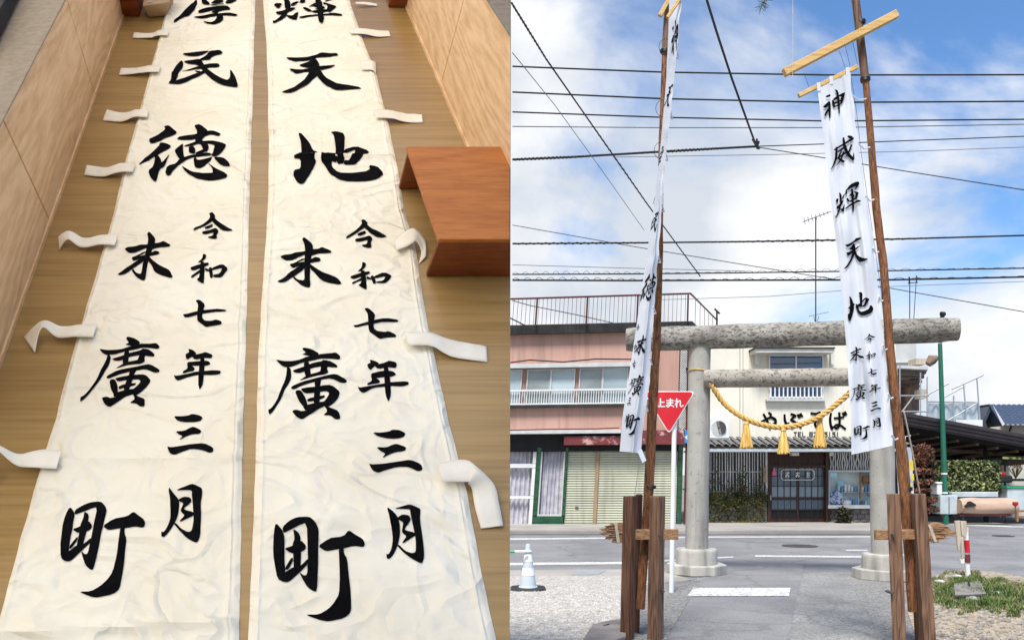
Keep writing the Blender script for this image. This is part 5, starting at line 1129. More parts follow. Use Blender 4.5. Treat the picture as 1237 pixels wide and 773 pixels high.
# sliding doors
dr_ = S('door_surround', M['brown_wood'], lambda m: (m.bxp(927.6, 545.5, 930.4, 634.5, YS - .15, .2), m.bxp(997.6, 545.5, 1001, 634.5, YS - .15, .2), m.bxp(930.4, 561.5, 997.6, 564.5, YS - .12, .2), m.bxp(930.4, 633, 997.6, 634.6, YS - .12, .2)))
for k in range(5): S('transom_board', M['brown_wood'], lambda m: m.bxp(930.5, 546 + k * 3.1, 997.5, 548.9 + k * 3.1, YS - .04 - .012 * (k % 2), .04), dr_)
for (x0, x1, Y) in ((930.5, 964.2, YS - .03), (963.6, 997.5, YS + .03)):
    d = S('sliding_door', M['brown_wood'], lambda m: (m.bxp(x0, 564.6, x0 + 1.6, 633, Y - .03, .05), m.bxp(x1 - 1.6, 564.6, x1, 633, Y - .03, .05), m.bxp(x0 + 1.6, 600.4, x1 - 1.6, 603.4, Y - .03, .05), m.bxp(x0 + 1.6, 626.3, x1 - 1.6, 633, Y - .03, .05), m.bxp(x0 + 1.6, 615, x1 - 1.6, 616.2, Y - .03, .05)))
    xs = [x0 + 1.6 + (x1 - x0 - 3.2) * k / 4 for k in range(5)]
    for (ya, yb, mt) in ((564.8, 574.6, 'door_pane'), (575.3, 587, 'door_pane'), (587.7, 600.2, 'door_pane_l'), (603.6, 614.8, 'door_pane'), (616.4, 626.1, 'darkin')):
        for a, b in zip(xs, xs[1:]): S('pane', M[mt], lambda m: m.bxp(a + .3, ya, b - .3, yb, Y + .002, .012), d)
    S('muntin', M['brown_wood'], lambda m: [m.bxp(x - .35, 564.6, x + .35, 600.3, Y - .02, .035) for x in xs[1:-1]] + [m.bxp(x - .35, 616.3, x + .35, 626.2, Y - .02, .035) for x in xs[1:-1]] + [m.bxp(x0 + 1.6, y, x1 - 1.6, y + .7, Y - .022, .03) for y in (574.6, 587)], d)
    S('handle', M['lightgrey'], lambda m: m.bxp((x0 + .3) if x0 < 950 else (x1 - 1.2), 598, (x0 + 1.2) if x0 < 950 else (x1 - .3), 604, Y - .04, .012), d)
em = S('window_emblem', M['slat'], lambda m: None if m.poly([P(x, y, YS - .068) for x, y in stroke([(946, 567), (981, 567)], .9)], (0, -.004, 0)) is None else [m.poly([P(x, y, YS - .068) for x, y in stroke(q, .9)], (0, -.004, 0)) for q in ([(946, 579.5), (981, 579.5)], [(943.6, 569.5), (943.6, 577)], [(983.4, 569.5), (983.4, 577)], [(944, 569), (945.8, 567.4)], [(944, 577.5), (945.8, 579.2)], [(983, 569), (981.2, 567.4)], [(983, 577.5), (981.2, 579.2)])], dr_)
for cx in (951, 963.5, 976):
    polys = [[(cx - 2.3 + u * 4.6, 570 + v * 6) for u, v in p] for p in ([*brush([(.1, .3), (.9, .25)], .16), *brush([(.45, .0), (.5, .55), (.2, .95), (.05, .75), (.6, .6), (.95, .8), (.7, 1.0)], .16), *brush([(.8, .02), (.95, .2)], .16)] if cx < 970 else [*brush([(.15, .25), (.9, .2)], .16), *brush([(.5, .0), (.45, .5), (.2, .9)], .16), *brush([(.35, .55), (.8, .6), (.75, .95), (.3, .95)], .16)])]
    m = MB(); ink_mesh(m, polys, lambda x, y: P(x, y, YS - .072), 0, smooth=False); m.build('emblem_character', M['slat'], em)
S('entrance_lamp', M['lampwhite'], lambda m: m.bxp(956.5, 546.3, 965.5, 550.2, YS - .3, .2), dr_, bevel=.01)
S('door_step', M['pavement'], lambda m: m.bxp(926, 634.7, 1003, 638.5, YS - .5, .6), bevel=.015)
pk_ = S('pink_ornament', M['pinkobj'], lambda m: m.lathe(P(935, 574.4, YS - .1), [(.04, 0), (.075, .01), (.07, .09), (.03, .16), (.035, .2), (.008, .26)], 12), dr_, smooth=True)
# display case and lattice
lt = S('lattice_panel', M['slat_back'], lambda m: m.bxp(1001.5, 545.5, 1056, 567.5, YS + .05, .1))
for k in range(18):
    x = 1003.5 + k * 2.8; j = rnd.uniform(-1.2, 1.2)
    S('branch_slat', M['slat'], lambda m: m.tube([P(x, 546, YS), P(x + j, 552, YS - .01), P(x - j * .7, 559, YS), P(x + j * .5, 567, YS)], .014 + .008 * rnd.random(), 5), lt)
S('wall_lamp', M['lampwhite'], lambda m: m.bxp(1002, 546, 1006.5, 550.5, YS - .14, .1), lt, bevel=.01)
dc = S('display_case', M['case_back'], lambda m: m.bxp(1001.5, 569, 1056, 611, YS + .30, .04))
S('frame', M['lightgrey'], lambda m: (m.bxp(1000.8, 567.6, 1056, 570, YS - .1, .42), m.bxp(1000.8, 609.8, 1056, 614, YS - .2, .54), m.bxp(1000.8, 570, 1002.6, 609.8, YS - .08, .36), m.bxp(1054.2, 570, 1056, 609.8, YS - .08, .36)), dc)
S('shelf', M['lightgrey'], lambda m: (m.bxp(1002.6, 594.3, 1054, 595, YS + .1, .18),), dc)
S('mullion', M['carved'], lambda m: m.bxp(1038.8, 570, 1040.6, 602, YS + .04, .04), dc)
S('notice_card', M['cyan'], lambda m: m.bxp(1003, 571, 1010.8, 576.5, YS - .1, .01), dc)
S('glass', M['door_pane'], lambda m: m.bxp(1041, 571, 1054, 573.5, YS + .02, .01), dc)
plt = S('plate', M['blueware'], lambda m: m.tube([P(1010.5, 600.6, YS - .02), P(1010.5, 600.6, YS - .05), P(1010.5, 600.6, YS - .06)], [.12, .19, .195], 28), dc, smooth=True)
S('bowl', M['porcelain'], lambda m: m.lathe(P(1022, 609.7, YS + .0), [(.12, 0), (.15, .05), (.14, .12), (.08, .16), (.01, .17)], 16), dc, smooth=True)
S('round_plate', M['cyan'], lambda m: m.tube([P(1015.5, 584, YS + .22), P(1015.5, 584, YS + .2)], [.08, .095], 18), dc, smooth=True)
for k in range(9):
    x = 1027.5 + k * 3.1; yb = 609.7; h = rnd.uniform(.14, .27); r = rnd.uniform(.028, .04)
    S('bottle', M[rnd.choice(['bottle_blue', 'cyan', 'porcelain', 'carved', 'bottle_blue'])], lambda m: m.lathe(P(x, yb, YS + .05 + .05 * (k % 2)), [(r, 0), (r, h * .6), (r * .45, h * .78), (r * .45, h)], 10), dc, smooth=True)
for k in range(10):
    x = 1013 + k * 4.1; h = rnd.uniform(.1, .24); r = rnd.uniform(.03, .05)
    S('cup', M[rnd.choice(['porcelain', 'cyan', 'bottle_blue', 'case_back'])], lambda m: m.lathe(P(x, 594.2, YS + .18), [(r * .7, 0), (r, h * .5), (r, h)], 10), dc, smooth=True)
S('hanging_basket', M['carved'], lambda m: (m.bxp(1043, 575, 1053, 582, YS + .1, .12), m.bxp(1044, 583, 1052, 584, YS + .1, .12)), dc)
S('base_wall', M['block'], lambda m: m.bxp(1001.5, 614.2, 1084, 634.5, YS + .05, .2))
for j in range(3):
    for i in range(6):
        x0 = 1004 + i * 9 - (4 if j % 2 else 0)
        S('block', M['block'], lambda m: m.bxp(max(x0, 1002), 615 + j * 6, x0 + 8.4, 620.5 + j * 6, YS + .005, .045), None, bevel=.006)
# creeper, shrub, border stones and planting
def leaves(m, n, fn, s0, s1, seed=0, up=.3):
    rr = random.Random(seed)
    for _ in range(n):
        c = fn(rr)
        if c is None: continue
        s = s0 + (s1 - s0) * rr.random()
        a = Vector((rr.uniform(-1, 1), rr.uniform(-1, .4), rr.uniform(-1, 1))).normalized()
        b = a.cross(Vector((rr.uniform(-1, 1), rr.uniform(-1, 1), rr.uniform(-1, 1)))).normalized()
        i = len(m.v); m.v += [c - a * s, c + b * s * .5, c + a * s, c - b * s * .5]; m.f.append((i, i + 1, i + 2, i + 3))
cr_ = thing('creeper', 'olive creeper climbing over the slatted window and block wall', 'creeper', P(890, 634, YS))
m = MB(); rr = random.Random(4); stems = []
for k in range(16):
    x = 858 + k * 4.2 + rr.uniform(-2, 2); y = 632; pts = []
    yt = rr.uniform(556, 596)
    while y > yt: pts.append(P(x, y, YS - .13 - .06 * rr.random())); x += rr.uniform(-2.6, 2.6); y -= rr.uniform(4, 8)
    stems.append(pts); m.tube(pts, [.012 * (1 - .6 * i / len(pts)) for i in range(len(pts))], 5)
m.build('stems', M['twig'], cr_)
def fn(rr):
    k = rr.random()
    if k < .42: return P(rr.uniform(856, 924), min(max(rr.gauss(603, 6.5), 586), 622), YS - .12 - .16 * rr.random())
    s = rr.choice(stems); p = rr.choice(s); return p + Vector((rr.gauss(0, .07), rr.uniform(-.1, .03), rr.gauss(0, .07)))
m = MB(); leaves(m, 1250, fn, .03, .06, 2); m.build('leaves', M['leaf_olive'], cr_, kind='stuff')
m = MB(); leaves(m, 500, fn, .03, .055, 3); m.build('leaves', M['leaf_green'], cr_, kind='stuff')
def stone(x, y, r, Y, name, lab, mat, group):
    c = P(x, y, Y); m = MB(); rr = random.Random(int(x * 10))
    prof = [(.55, -.5), (.95, -.2), (1, .1), (.75, .42), (.25, .55)]
    m.tube([c + Vector((0, 0, z * r * .75)) for q, z in prof], [q * r for q, z in prof], 9, jit=.5, seed=x)
    return m.build(name, mat, loc=c, smooth=True, label=lab, cat='stone', group=group)
for k, x in enumerate((858, 867, 876, 885.5, 895, 905, 914, 922)): stone(x, 634.5 + rnd.uniform(-.6, .6), .12 + .03 * rnd.random(), YS - .42, 'border_stone', 'rounded grey border stone below the creeper on the block wall', M['stone'], 'stones below the creeper')
for k, x in enumerate((1008, 1016, 1026, 1036, 1047)): stone(x, 635.5 + rnd.uniform(-.6, .6), .11 + .03 * rnd.random(), YS - .45, 'border_stone', 'rounded grey border stone below the restaurant display case', M['stone'], 'stones below the display case')
m = MB(); leaves(m, 700, lambda rr: P(rr.choice((rr.uniform(856, 926), rr.uniform(1008, 1056))), 632.5 + rr.uniform(-2.5, 2), YS - .25 - .1 * rr.random()), .025, .06, 5)
m.build('border_plants', M['leaf_olive'], label='low dry plants along the restaurant front', kind='stuff')
def bush(name, label, cat, x, y, Y, rx, rz, mat, n, s=(.03, .06), seed=1, extra=None):
    root = thing(name, label, cat, P(x, y + rz, Y)); c = P(x, y, Y); a, b = rx / FPX * Y, rz / FPX * Y
    def f(rr):
        d = Vector((rr.gauss(0, 1), rr.gauss(0, 1), rr.gauss(0, 1))).normalized(); k = rr.random() ** .35
        k *= 1 + .25 * noise.noise(d * 2.4 + Vector((seed, 0, 0)))
        return c + Vector((d.x * a, d.y * a, d.z * b)) * k
    m = MB(); leaves(m, n, f, *s, seed); m.build('crown', mat, root, kind='stuff')
    m = MB(); m.tube([P(x, y + rz + 3, Y), c], .03, 6)
    for k in range(6): m.tube([P(x, y + rz * .6, Y), c + Vector((a * .6 * math.cos(k), a * .4 * math.sin(k), b * .4))], .012, 5)
    m.build('stems', M['twig'], root)
    return root
bush('small_shrub', 'small dark russet shrub below the display case', 'shrub', 1019, 622, YS - .45, 11, 10, M['leaf_dark'], 900, seed=11)
# ------------------------------------------------------------------ right side: canopy, hedge, far houses
M['purple'] = pmat('dark_canopy_metal', (0.045, 0.032, 0.036), (0.03, 0.022, 0.025), scale=3, rough=.5)
M['navy_tile'] = pmat('navy_roof_tile', (0.052, 0.068, 0.105), (0.035, 0.045, 0.07), scale=8, rough=.35)
M['offwhite'] = pmat('off_white_wall', (0.56, 0.53, 0.46), (0.49, 0.46, 0.40), scale=2, rough=.9)
M['greywall'] = pmat('grey_wall', (0.50, 0.51, 0.50), (0.42, 0.43, 0.42), scale=2, rough=.9)
M['scaffold'] = pmat('galvanised_pipe', (0.38, 0.41, 0.43), rough=.45, metal=.3)
M['net'] = pmat('pale_netting', (0.60, 0.68, 0.74), (0.52, 0.60, 0.66), scale=3, rough=.9, trans=.4)
M['brownpanel'] = pmat('brown_panel', (0.23, 0.155, 0.11), (0.16, 0.11, 0.08), scale=5, rough=.8)
M['green_pole'] = pmat('green_paint', (0.018, 0.135, 0.085), (0.014, 0.11, 0.07), scale=4, rough=.45)
M['peach'] = pmat('peach_board', (0.52, 0.37, 0.28), (0.40, 0.27, 0.20), scale=4, rough=.95, bump=.4, stretch=(.4, 1, 2))
M['paleblue'] = pmat('pale_blue_panel', (0.50, 0.57, 0.60), scale=3, rough=.5)
M['black'] = pmat('matte_black', (0.015, 0.015, 0.016), rough=.8)
M['yellow'] = pmat('yellow_print', (0.75, 0.60, 0.05), rough=.7)
M['red'] = pmat('red_plastic', (0.5, 0.03, 0.025), rough=.5)
M['grass'] = pmat('grass_blades', (0.09, 0.15, 0.026), (0.045, 0.085, 0.014), scale=6, rough=.7)
M['drywood'] = pmat('bleached_wood', (0.52, 0.45, 0.36), (0.38, 0.31, 0.24), scale=10, rough=.85, stretch=(1, 1, .2))
YC = 25.5
# grey house with balcony behind the torii
gh = thing('grey_house', 'pale grey house with scaffolded balcony behind the end of the torii beam', 'house', P(1100, 640, 34))
Q = 34
MB().bxp(1040, 415, 1107, 640, Q, 6).build('wall', M['greywall'], gh)
MB().bxp(1040, 436, 1100, 438, Q - .1, .1).build('cornice', M['lightgrey'], gh)
MB().prism([P(1084, 441, Q - 2.6), P(1121, 442.5, Q - 2.6), P(1108, 462, Q - .1), P(1084, 462, Q - .1)], [P(1084, 444.5, Q - 2.6), P(1121, 446.5, Q - 2.6), P(1108, 466, Q - .1), P(1084, 466, Q - .1)]).build('balcony_roof', M['lightgrey'], gh)
for k in range(5): MB().beam(P(1084, 449 + k * 5.5, Q - 2.3 + k * .45), P(1118 - k * 2.4, 450 + k * 5.5, Q - 2.3 + k * .45), .1, .12).build('rafter', M['brownpanel'], gh)
MB().bxp(1101, 458, 1110.5, 498, Q - 1.2, .6).build('brown_pillar', M['brownpanel'], gh)
MB().bxp(1084, 466, 1100, 498, Q - .6, .5).build('rear_panel', M['brownpanel'], gh)
MB().bxp(1106, 433, 1119, 440, Q - 2.4, .6).build('roof_box', M['drywood'], gh)
MB().bxp(1112.5, 470, 1119.5, 481, Q - 2.4, .5).build('shelf_box', M['drywood'], gh)
lm = MB(); lm.tube([P(1121, 440, Q - 2.4), P(1126, 434, Q - 2.4), P(1132, 432, Q - 2.4)], [.13, .2, .1], 10); lm.build('brown_flood_lamp', M['brownpanel'], gh, smooth=True)
sc_ = thing('scaffold', 'galvanised pipe scaffold with pale netting above the dark canopy', 'scaffold', P(1150, 520, 31))
Q = 31
for a, b in (((1112, 450), (1112, 512)), ((1120, 455), (1120, 512)), ((1136, 470), (1136, 512)), ((1152, 478), (1152, 512)), ((1164, 464), (1168, 512)), ((1180, 456), (1184, 512)),
             ((1085, 478), (1122, 478)), ((1085, 497), (1122, 497)), ((1120, 485), (1182, 486)), ((1118, 478), (1146, 463)), ((1140, 480), (1166, 466)), ((1150, 470), (1188, 453)), ((1145, 508), (1182, 486)), ((1122, 512), (1184, 513)), ((1090, 497), (1104, 478)), ((1087, 440), (1087, 500))):
    MB().tube([P(*a, Q), P(*b, Q)], .028, 6).build('pipe', M['scaffold'], sc_)
MB().grid(lambda u, v: P(1121 + 61 * u, 487 + 25 * v, Q + .15 + .06 * math.sin(u * 30)), 60, 3).build('netting', M['net'], sc_, smooth=True)
MB().bxp(1155, 507, 1187, 515, Q - .2, .3).build('deck', M['white_metal'], sc_)
an = thing('television_aerial', 'small far aerial on thin poles above the right end of the torii beam', 'aerial', P(1101, 415, 35))
for a, b, r in (((1099, 415), (1099, 335), .02), ((1102, 415), (1107, 336), .015), ((1097, 338), (1109, 336), .02), ((1097, 342), (1109, 341), .02), ((1098, 334), (1098, 343), .02), ((1107, 333), (1107, 342), .025)):
    MB().tube([P(*a, 35), P(*b, 35)], r, 5).build('rod', M['wire'], an)
# navy tiled house
nh = thing('tiled_house', 'cream house with navy tiled roof beyond the dark canopy', 'house', P(1225, 600, 33))
Q = 33
MB().prism([P(1184, 520, Q), P(1196, 497, Q), P(1215, 514, Q), P(1215, 545, Q), P(1184, 545, Q)], [P(x, y, Q) + Vector((0, 4, 0)) for x, y in ((1184, 520), (1196, 497), (1215, 514), (1215, 545), (1184, 545))]).build('gable_wall', M['offwhite'], nh)
MB().bxp(1213, 513, 1330, 545, Q + .3, 4).build('wall', M['offwhite'], nh)
def roofpt(u, v, lift=0):
    a = P(1197, 489, Q + 2.2).lerp(P(1345, 489, Q + 2.2), u); b = P(1214, 513.5, Q - .9).lerp(P(1362, 513.5, Q - .9), u)
    return a.lerp(b, v) + Vector((0, -.3, .5)) * lift
def rw(u, v):
    return roofpt(u, v, .075 * abs(math.sin(u * math.pi * 24)) + .05 * ((v * 9) % 1))
MB().grid(rw, 192, 36).build('tiled_slope', M['navy_tile'], nh)
MB().prism([P(1194.5, 488, Q - .5), P(1199, 488.5, Q - .5), P(1214, 512, Q - 1), P(1211, 514.5, Q - 1)], [p + Vector((0, 3, .0)) for p in (P(1194.5, 488, Q - .5), P(1199, 488.5, Q - .5), P(1214, 512, Q - 1), P(1211, 514.5, Q - 1))]).build('verge', M['navy_tile'], nh)
MB().prism([P(1196, 489, Q - .5), P(1180, 523, Q - .5), P(1184, 523, Q - .5), P(1199, 492, Q - .5)], [p + Vector((0, 3, 0)) for p in (P(1196, 489, Q - .5), P(1180, 523, Q - .5), P(1184, 523, Q - .5), P(1199, 492, Q - .5))]).build('far_slope', M['navy_tile'], nh)
MB().beam(P(1194, 487.5, Q + 1.8), P(1345, 487.5, Q + 1.8), .3, .2).build('ridge', M['navy_tile'], nh)
MB().tube([P(1222, 514, Q), P(1220, 519, Q), P(1218, 526, Q + .2)], .04, 6).build('drain', M['wire'], nh)
# open dark canopy
dk = thing('canopy_shelter', 'dark sloping metal canopy over the roadside stall', 'shelter', P(1160, 632, YC))
def slope(x): return 497 + (x - 1087) * .181
MB().prism([P(1070, slope(1070), YC - .6), P(1300, slope(1300), YC - .6), P(1300, slope(1300) + 15, YC - .6), P(1070, slope(1070) + 16, YC - .6)], [p + Vector((0, .35, 0)) for p in (P(1070, slope(1070), YC - .6), P(1300, slope(1300), YC - .6), P(1300, slope(1300) + 15, YC - .6), P(1070, slope(1070) + 16, YC - .6))]).build('fascia', M['purple'], dk)
for k in range(3): MB().beam(P(1070, slope(1070) + 4.5 + 4.5 * k, YC - .62), P(1300, slope(1300) + 4.2 + 4.2 * k, YC - .62), .03, .02, side=(0, 1, 0)).build('fascia_rib', M['black'], dk)
MB().prism([P(1070, slope(1070) + 17, YC - .25), P(1300, slope(1300) + 15.5, YC - .25), P(1300, slope(1300) + 15.5, YC - .25) + Vector((0, 5, -.2)), P(1070, slope(1070) + 17, YC - .25) + Vector((0, 5, -.2))], [p - Vector((0, 0, .12)) for p in (P(1070, slope(1070) + 17, YC - .25), P(1300, slope(1300) + 15.5, YC - .25), P(1300, slope(1300) + 15.5, YC - .25) + Vector((0, 5, -.2)), P(1070, slope(1070) + 17, YC - .25) + Vector((0, 5, -.2)))]).build('soffit', M['black'], dk)
MB().prism([P(1062, 520, YC + 4.6), P(1208, 540, YC + 4.6), P(1208, 640, YC + 4.6), P(1062, 640, YC + 4.6)], [p + Vector((0, .2, 0)) for p in (P(1062, 520, YC + 4.6), P(1208, 540, YC + 4.6), P(1208, 640, YC + 4.6), P(1062, 640, YC + 4.6))]).build('back_wall', M['black'], dk)
for k in range(8): MB().beam(P(1085 + 24 * k, slope(1085 + 24 * k) + 21, YC - .2), P(1085 + 24 * k, slope(1085 + 24 * k) + 21, YC - .2) + Vector((0, 4.5, -.2)), .08, .14, side=(1, 0, 0)).build('rafter', M['brownpanel'], dk)
for x in (1091, 1191): MB().bxp(x, 535, x + 3, 634, YC + .3, .15).build('post', M['black'], dk)
MB().beam(P(1086, 541, YC + 1), P(1215, 548, YC + 1), .1, .14).build('tie_beam', M['brownpanel'], dk)
for k in range(14): 
    x = 1142 + k * 4.2 + rnd.uniform(-1, 1); MB().bxp(x, 538 + rnd.uniform(-2, 3), x + rnd.uniform(1, 2.4), 556, YC + 2.4 + rnd.random(), .1).build('stored_item', M[rnd.choice(['greywall', 'brownpanel', 'black', 'purple', 'black'])], dk)
# variegated hedge panel
hg = thing('hedge', 'clipped variegated pale green hedge under the dark canopy', 'hedge', P(1168, 597, YC - .4))
m = MB(); leaves(m, 5200, lambda rr: P(rr.uniform(1130, 1208), 556.5 + rr.random() * 37 + rr.gauss(0, .6), YC - .1 - .25 * rr.random()), .03, .075, 8); m.build('foliage', M['leaf_pale'], hg, kind='stuff')
m = MB(); leaves(m, 3600, lambda rr: P(rr.uniform(1130, 1209), 556 + rr.random() * 40, YC - .05 - .27 * rr.random()), .03, .07, 9); m.build('foliage', M['leaf_dark'], hg, kind='stuff')
MB().bxp(1129, 557, 1208.5, 596, YC + .02, .2).build('core', M['leaf_dark'], hg)
MB().bxp(1150, 594, 1206, 600.5, YC - .55, .2).build('planter', M['paleblue'], hg, bevel=.02)
# topiary
tp = thing('topiary_tree', 'russet cloud pruned topiary with a ball on top', 'tree', P(1114, 632, YC - 1.2))
for k, (x, y, rx, rz, n) in enumerate(((1115, 550.5, 13, 14, 1900), (1113, 569, 15, 4.5, 900), (1115, 582, 13, 4.5, 800), (1112, 592, 12, 4, 600), (1118, 603.5, 14, 4.5, 800), (1120, 615, 14, 5, 800))):
    c = P(x, y, YC - 1.2); a, b = rx / FPX * (YC - 1.2), rz / FPX * (YC - 1.2)
    def f(rr):
        d = Vector((rr.gauss(0, 1), rr.gauss(0, 1), rr.gauss(0, 1))).normalized(); q = rr.random() ** .3 * (1 + .2 * noise.noise(d * 3 + Vector((k, 0, 0))))
        return c + Vector((d.x * a, d.y * a * .8, d.z * b)) * q
    m = MB(); leaves(m, int(n * .55), f, .03, .06, 20 + k); m.build('crown', M['leaf_red'], tp, kind='stuff')
    m = MB(); leaves(m, int(n * .25), f, .025, .055, 40 + k); m.build('crown', M['leaf_dark'], tp, kind='stuff')
    m = MB(); leaves(m, int(n * .12), f, .025, .05, 60 + k); m.build('crown', M['leaf_olive'], tp, kind='stuff')
m = MB(); m.tube([P(1117, 633, YC - 1.2), P(1112, 605, YC - 1.2), P(1116, 580, YC - 1.2), P(1114, 552, YC - 1.2)], [.06, .05, .04, .03], 7)
for x, y in ((1108, 569), (1122, 582), (1125, 604), (1126, 615)): m.tube([P(1114.5, y + 3, YC - 1.2), P(x, y + 1, YC - 1.2)], .02, 5)
m.build('trunk', M['twig'], tp)
# counters, benches
cb = thing('cabinet', 'pale grey metal cabinet left of the peach bench', 'cabinet', P(1147, 623, YC - 1))
MB().bxp(1136, 598, 1157, 621, YC - 1, .6).build('body', M['paleblue'], cb, bevel=.02); MB().bxp(1146.2, 600, 1147, 620, YC - 1.01, .01).build('door_gap', M['iron'], cb)
for x in (1138, 1153): MB().bxp(x, 621, x + 2, 624.5, YC - .95, .1).build('foot', M['iron'], cb)
wb = thing('white_crate', 'white crate on the cabinet behind the green pole', 'crate', P(1138, 597, YC - .9)); MB().bxp(1132, 583, 1141, 597.3, YC - .9, .4).build('box', M['white_metal'], wb, bevel=.02); MB().bxp(1131.5, 582, 1141.5, 584.5, YC - .92, .44).build('lid', M['white_metal'], wb, bevel=.02)
bn = thing('log_bench', 'long peach coloured log bench with rounded ends by the hedge', 'bench', P(1192, 625, YC - 1.3))
YB_ = YC - 1.1; r_ = 10.3 / FPX * YB_
pts_ = [P(1158 + 68 * k / 14, 611.3, YB_) for k in range(15)]
MB().tube(pts_, [r_ * q for q in ([.86, .97] + [1.0] * 11 + [.97, .88])], 20, jit=.06, seed=4).build('log', M['peach'], bn, smooth=True)
MB().tube([pts_[-1] + Vector((-.002, 0, 0)), pts_[-1] + Vector((.012, 0, 0))], r_ * .8, 18).build('sawn_end', M['drywood'], bn)
MB().bxp(1160, 621.2, 1222, 623.2, YC - 1.25, .4).build('under_rail', M['rust'], bn)
for x in (1163, 1212): MB().bxp(x, 623.3, x + 2, 627, YC - 1.2, .1).build('leg', M['iron'], bn)
MB().poly([P(x, y, YC - 1.36) for x, y in ((1164, 611), (1167, 608.5), (1168, 606), (1171, 605), (1174, 606.5), (1178, 609), (1178, 611), (1172, 611.5), (1166, 612.8))], (0, -.06, 0)).build('black_motif', M['black'], bn, bevel=.01)
st = thing('stall', 'pale blue stall counter with green edge and awning at the far right', 'stall', P(1230, 622, YC))
MB().bxp(1217, 589, 1290, 617, YC - .6, 1.2).build('counter', M['paleblue'], st, bevel=.02); MB().bxp(1216, 587, 1290, 589, YC - .64, 1.3).build('counter_edge', M['green_plastic'], st)
MB().prism([P(1211, 554, YC - .4), P(1290, 557, YC - .4), P(1290, 551, YC + .8), P(1215, 549, YC + .8)], [p + Vector((0, 0, .06)) for p in (P(1211, 554, YC - .4), P(1290, 557, YC - .4), P(1290, 551, YC + .8), P(1215, 549, YC + .8))]).build('awning', M['leaf_pale'], st)
MB().bxp(1208, 545, 1290, 640, YC + 3.2, .2).build('rear_wall', M['offwhite'], st)
for x in (1214, 1240): MB().tube([P(x, 553, YC), P(x, 632, YC)], .03, 6).build('post', M['iron'], st)
MB().bxp(1208, 574, 1224, 583, YC - .3, .8).build('black_box', M['black'], st, bevel=.05); MB().bxp(1209, 569.5, 1216, 574, YC - .2, .4).build('red_tub', M['red'], st, bevel=.02)
MB().bxp(1224, 578, 1250, 581, YC - .3, .6).build('dark_shelf', M['black'], st)
m = MB(); rr = random.Random(3)
for k in range(40): m.tube([P(1227, 578, YC - .2), P(1227 + rr.uniform(-9, 9), 566, YC - .2 + rr.uniform(-.2, .2)), P(1227 + rr.uniform(-13, 13), 556 + rr.uniform(-2, 4), YC - .2)], .006, 4)
m.build('twiggy_plant', M['twig'], st)
rs = thing('red_lantern_stand', 'small stand with red cup in front of the pale blue counter', 'stand', P(1226, 628, YC - 2))
MB().lathe(P(1226.5, 611.5, YC - 2), [(.03, 0), (.075, .06), (.07, .13)], 12).build('cup', M['red'], rs, smooth=True); MB().tube([P(1226.5, 628, YC - 2), P(1226.5, 611.5, YC - 2)], .015, 6).build('stem', M['iron'], rs)
wt = thing('wooden_trestle', 'little brown wooden trestle at the far right edge', 'trestle', P(1238, 630, YC - 2.5))
for a, b in (((1229, 617), (1229, 630)), ((1246, 617), (1246, 630)), ((1227, 617), (1249, 617)), ((1229, 624), (1246, 624))): MB().beam(P(*a, YC - 2.5), P(*b, YC - 2.5), .05, .05, side=(.2, 1, .1)).build('bar', M['carved'], wt)
# green street pole
gp = thing('green_pole', 'slim dark green street pole standing by the far road edge', 'pole', P(1145, 633, 24.6))
MB().tube([P(1139, 380, 24.6), P(1135.5, 415, 24.6), P(1139, 520, 24.6), P(1142.5, 632.5, 24.6)][::-1][:3], [.085, .072, .06], 12).build('shaft', M['green_pole'], gp, smooth=True)
MB().tube([P(1135.5, 414, 24.6), P(1137, 396, 24.6), P(1138.5, 381, 24.6)], .06, 10).build('upper_shaft', M['green_pole'], gp, smooth=True)
MB().tube([P(1137, 380, 24.5), P(1141.5, 379, 24.5)], [.09, .06], 10).build('lamp_cap', M['black'], gp)
for y, x in ((571, 1140.6), (594, 1141.2)): MB().tube([P(x, y, 24.6), P(x, y + 2, 24.6)], .09, 12).build('white_band', M['white_metal'], gp)
# flag behind the right pole
fg = thing('roadside_flag', 'white and yellow advertising flag on a thin pole behind the right banner pole', 'flag', P(1095, 632, 20))
MB().tube([P(1091, 636, 20), P(1093.5, 527, 20), P(1100, 526, 20)], .014, 6).build('staff', M['white_metal'], fg)
MB().grid(lambda u, v: P(1082 + 19 * u + 3 * v, 540 + 56 * v, 20 + .08 * math.sin(u * 7 + v * 4)), 12, 20).build('flag_cloth', M['cloth'], fg, smooth=True)
for (x, y, w, h) in ((1083, 548, 4, 20), (1085, 574, 4, 18), (1098.5, 556, 4.5, 12), (1100.5, 572, 3.5, 8), (1096, 584, 6, 7)):
    MB().grid(lambda u, v: P(x + w * u + .05 * h * v, y + h * v, 19.86), 3, 3).build('yellow_print', M['yellow'], fg)

# ------------------------------------------------------------------ roof aerial of the restaurant
ta = thing('television_aerial', 'tall yagi aerial mast on the restaurant roof above the torii beam', 'aerial', P(985.5, 396, 25))
for a, b, r in (((985.5, 396), (985.5, 262), .02), ((970, 268), (1004, 255.5), .014), ((983, 382), (986, 396), .012), ((989, 382), (986, 396), .012), ((977, 382), (1001, 377), .012)):
    MB().tube([P(*a, 25), P(*b, 25)], r, 5).build('rod', M['wire_grey'] if r < .015 else M['wire'], ta)
for k in range(7): x = 972 + k * 4.6; y = 267.3 - k * 1.75; MB().tube([P(x - .8, y - 4 + .35 * k, 25), P(x + .8, y + 4 - .35 * k, 25)], .01, 4).build('element', M['wire'], ta)
an2 = thing('chimney_pipe', 'thin pipe with cross cap on the pink building roof corner', 'pipe', P(866, 394, 27))
for a, b in (((866, 395), (866, 376)), ((863, 373), (869.5, 379))): MB().tube([P(*a, 27), P(*b, 27)], .03, 6).build('rod', M['wire'], an2)

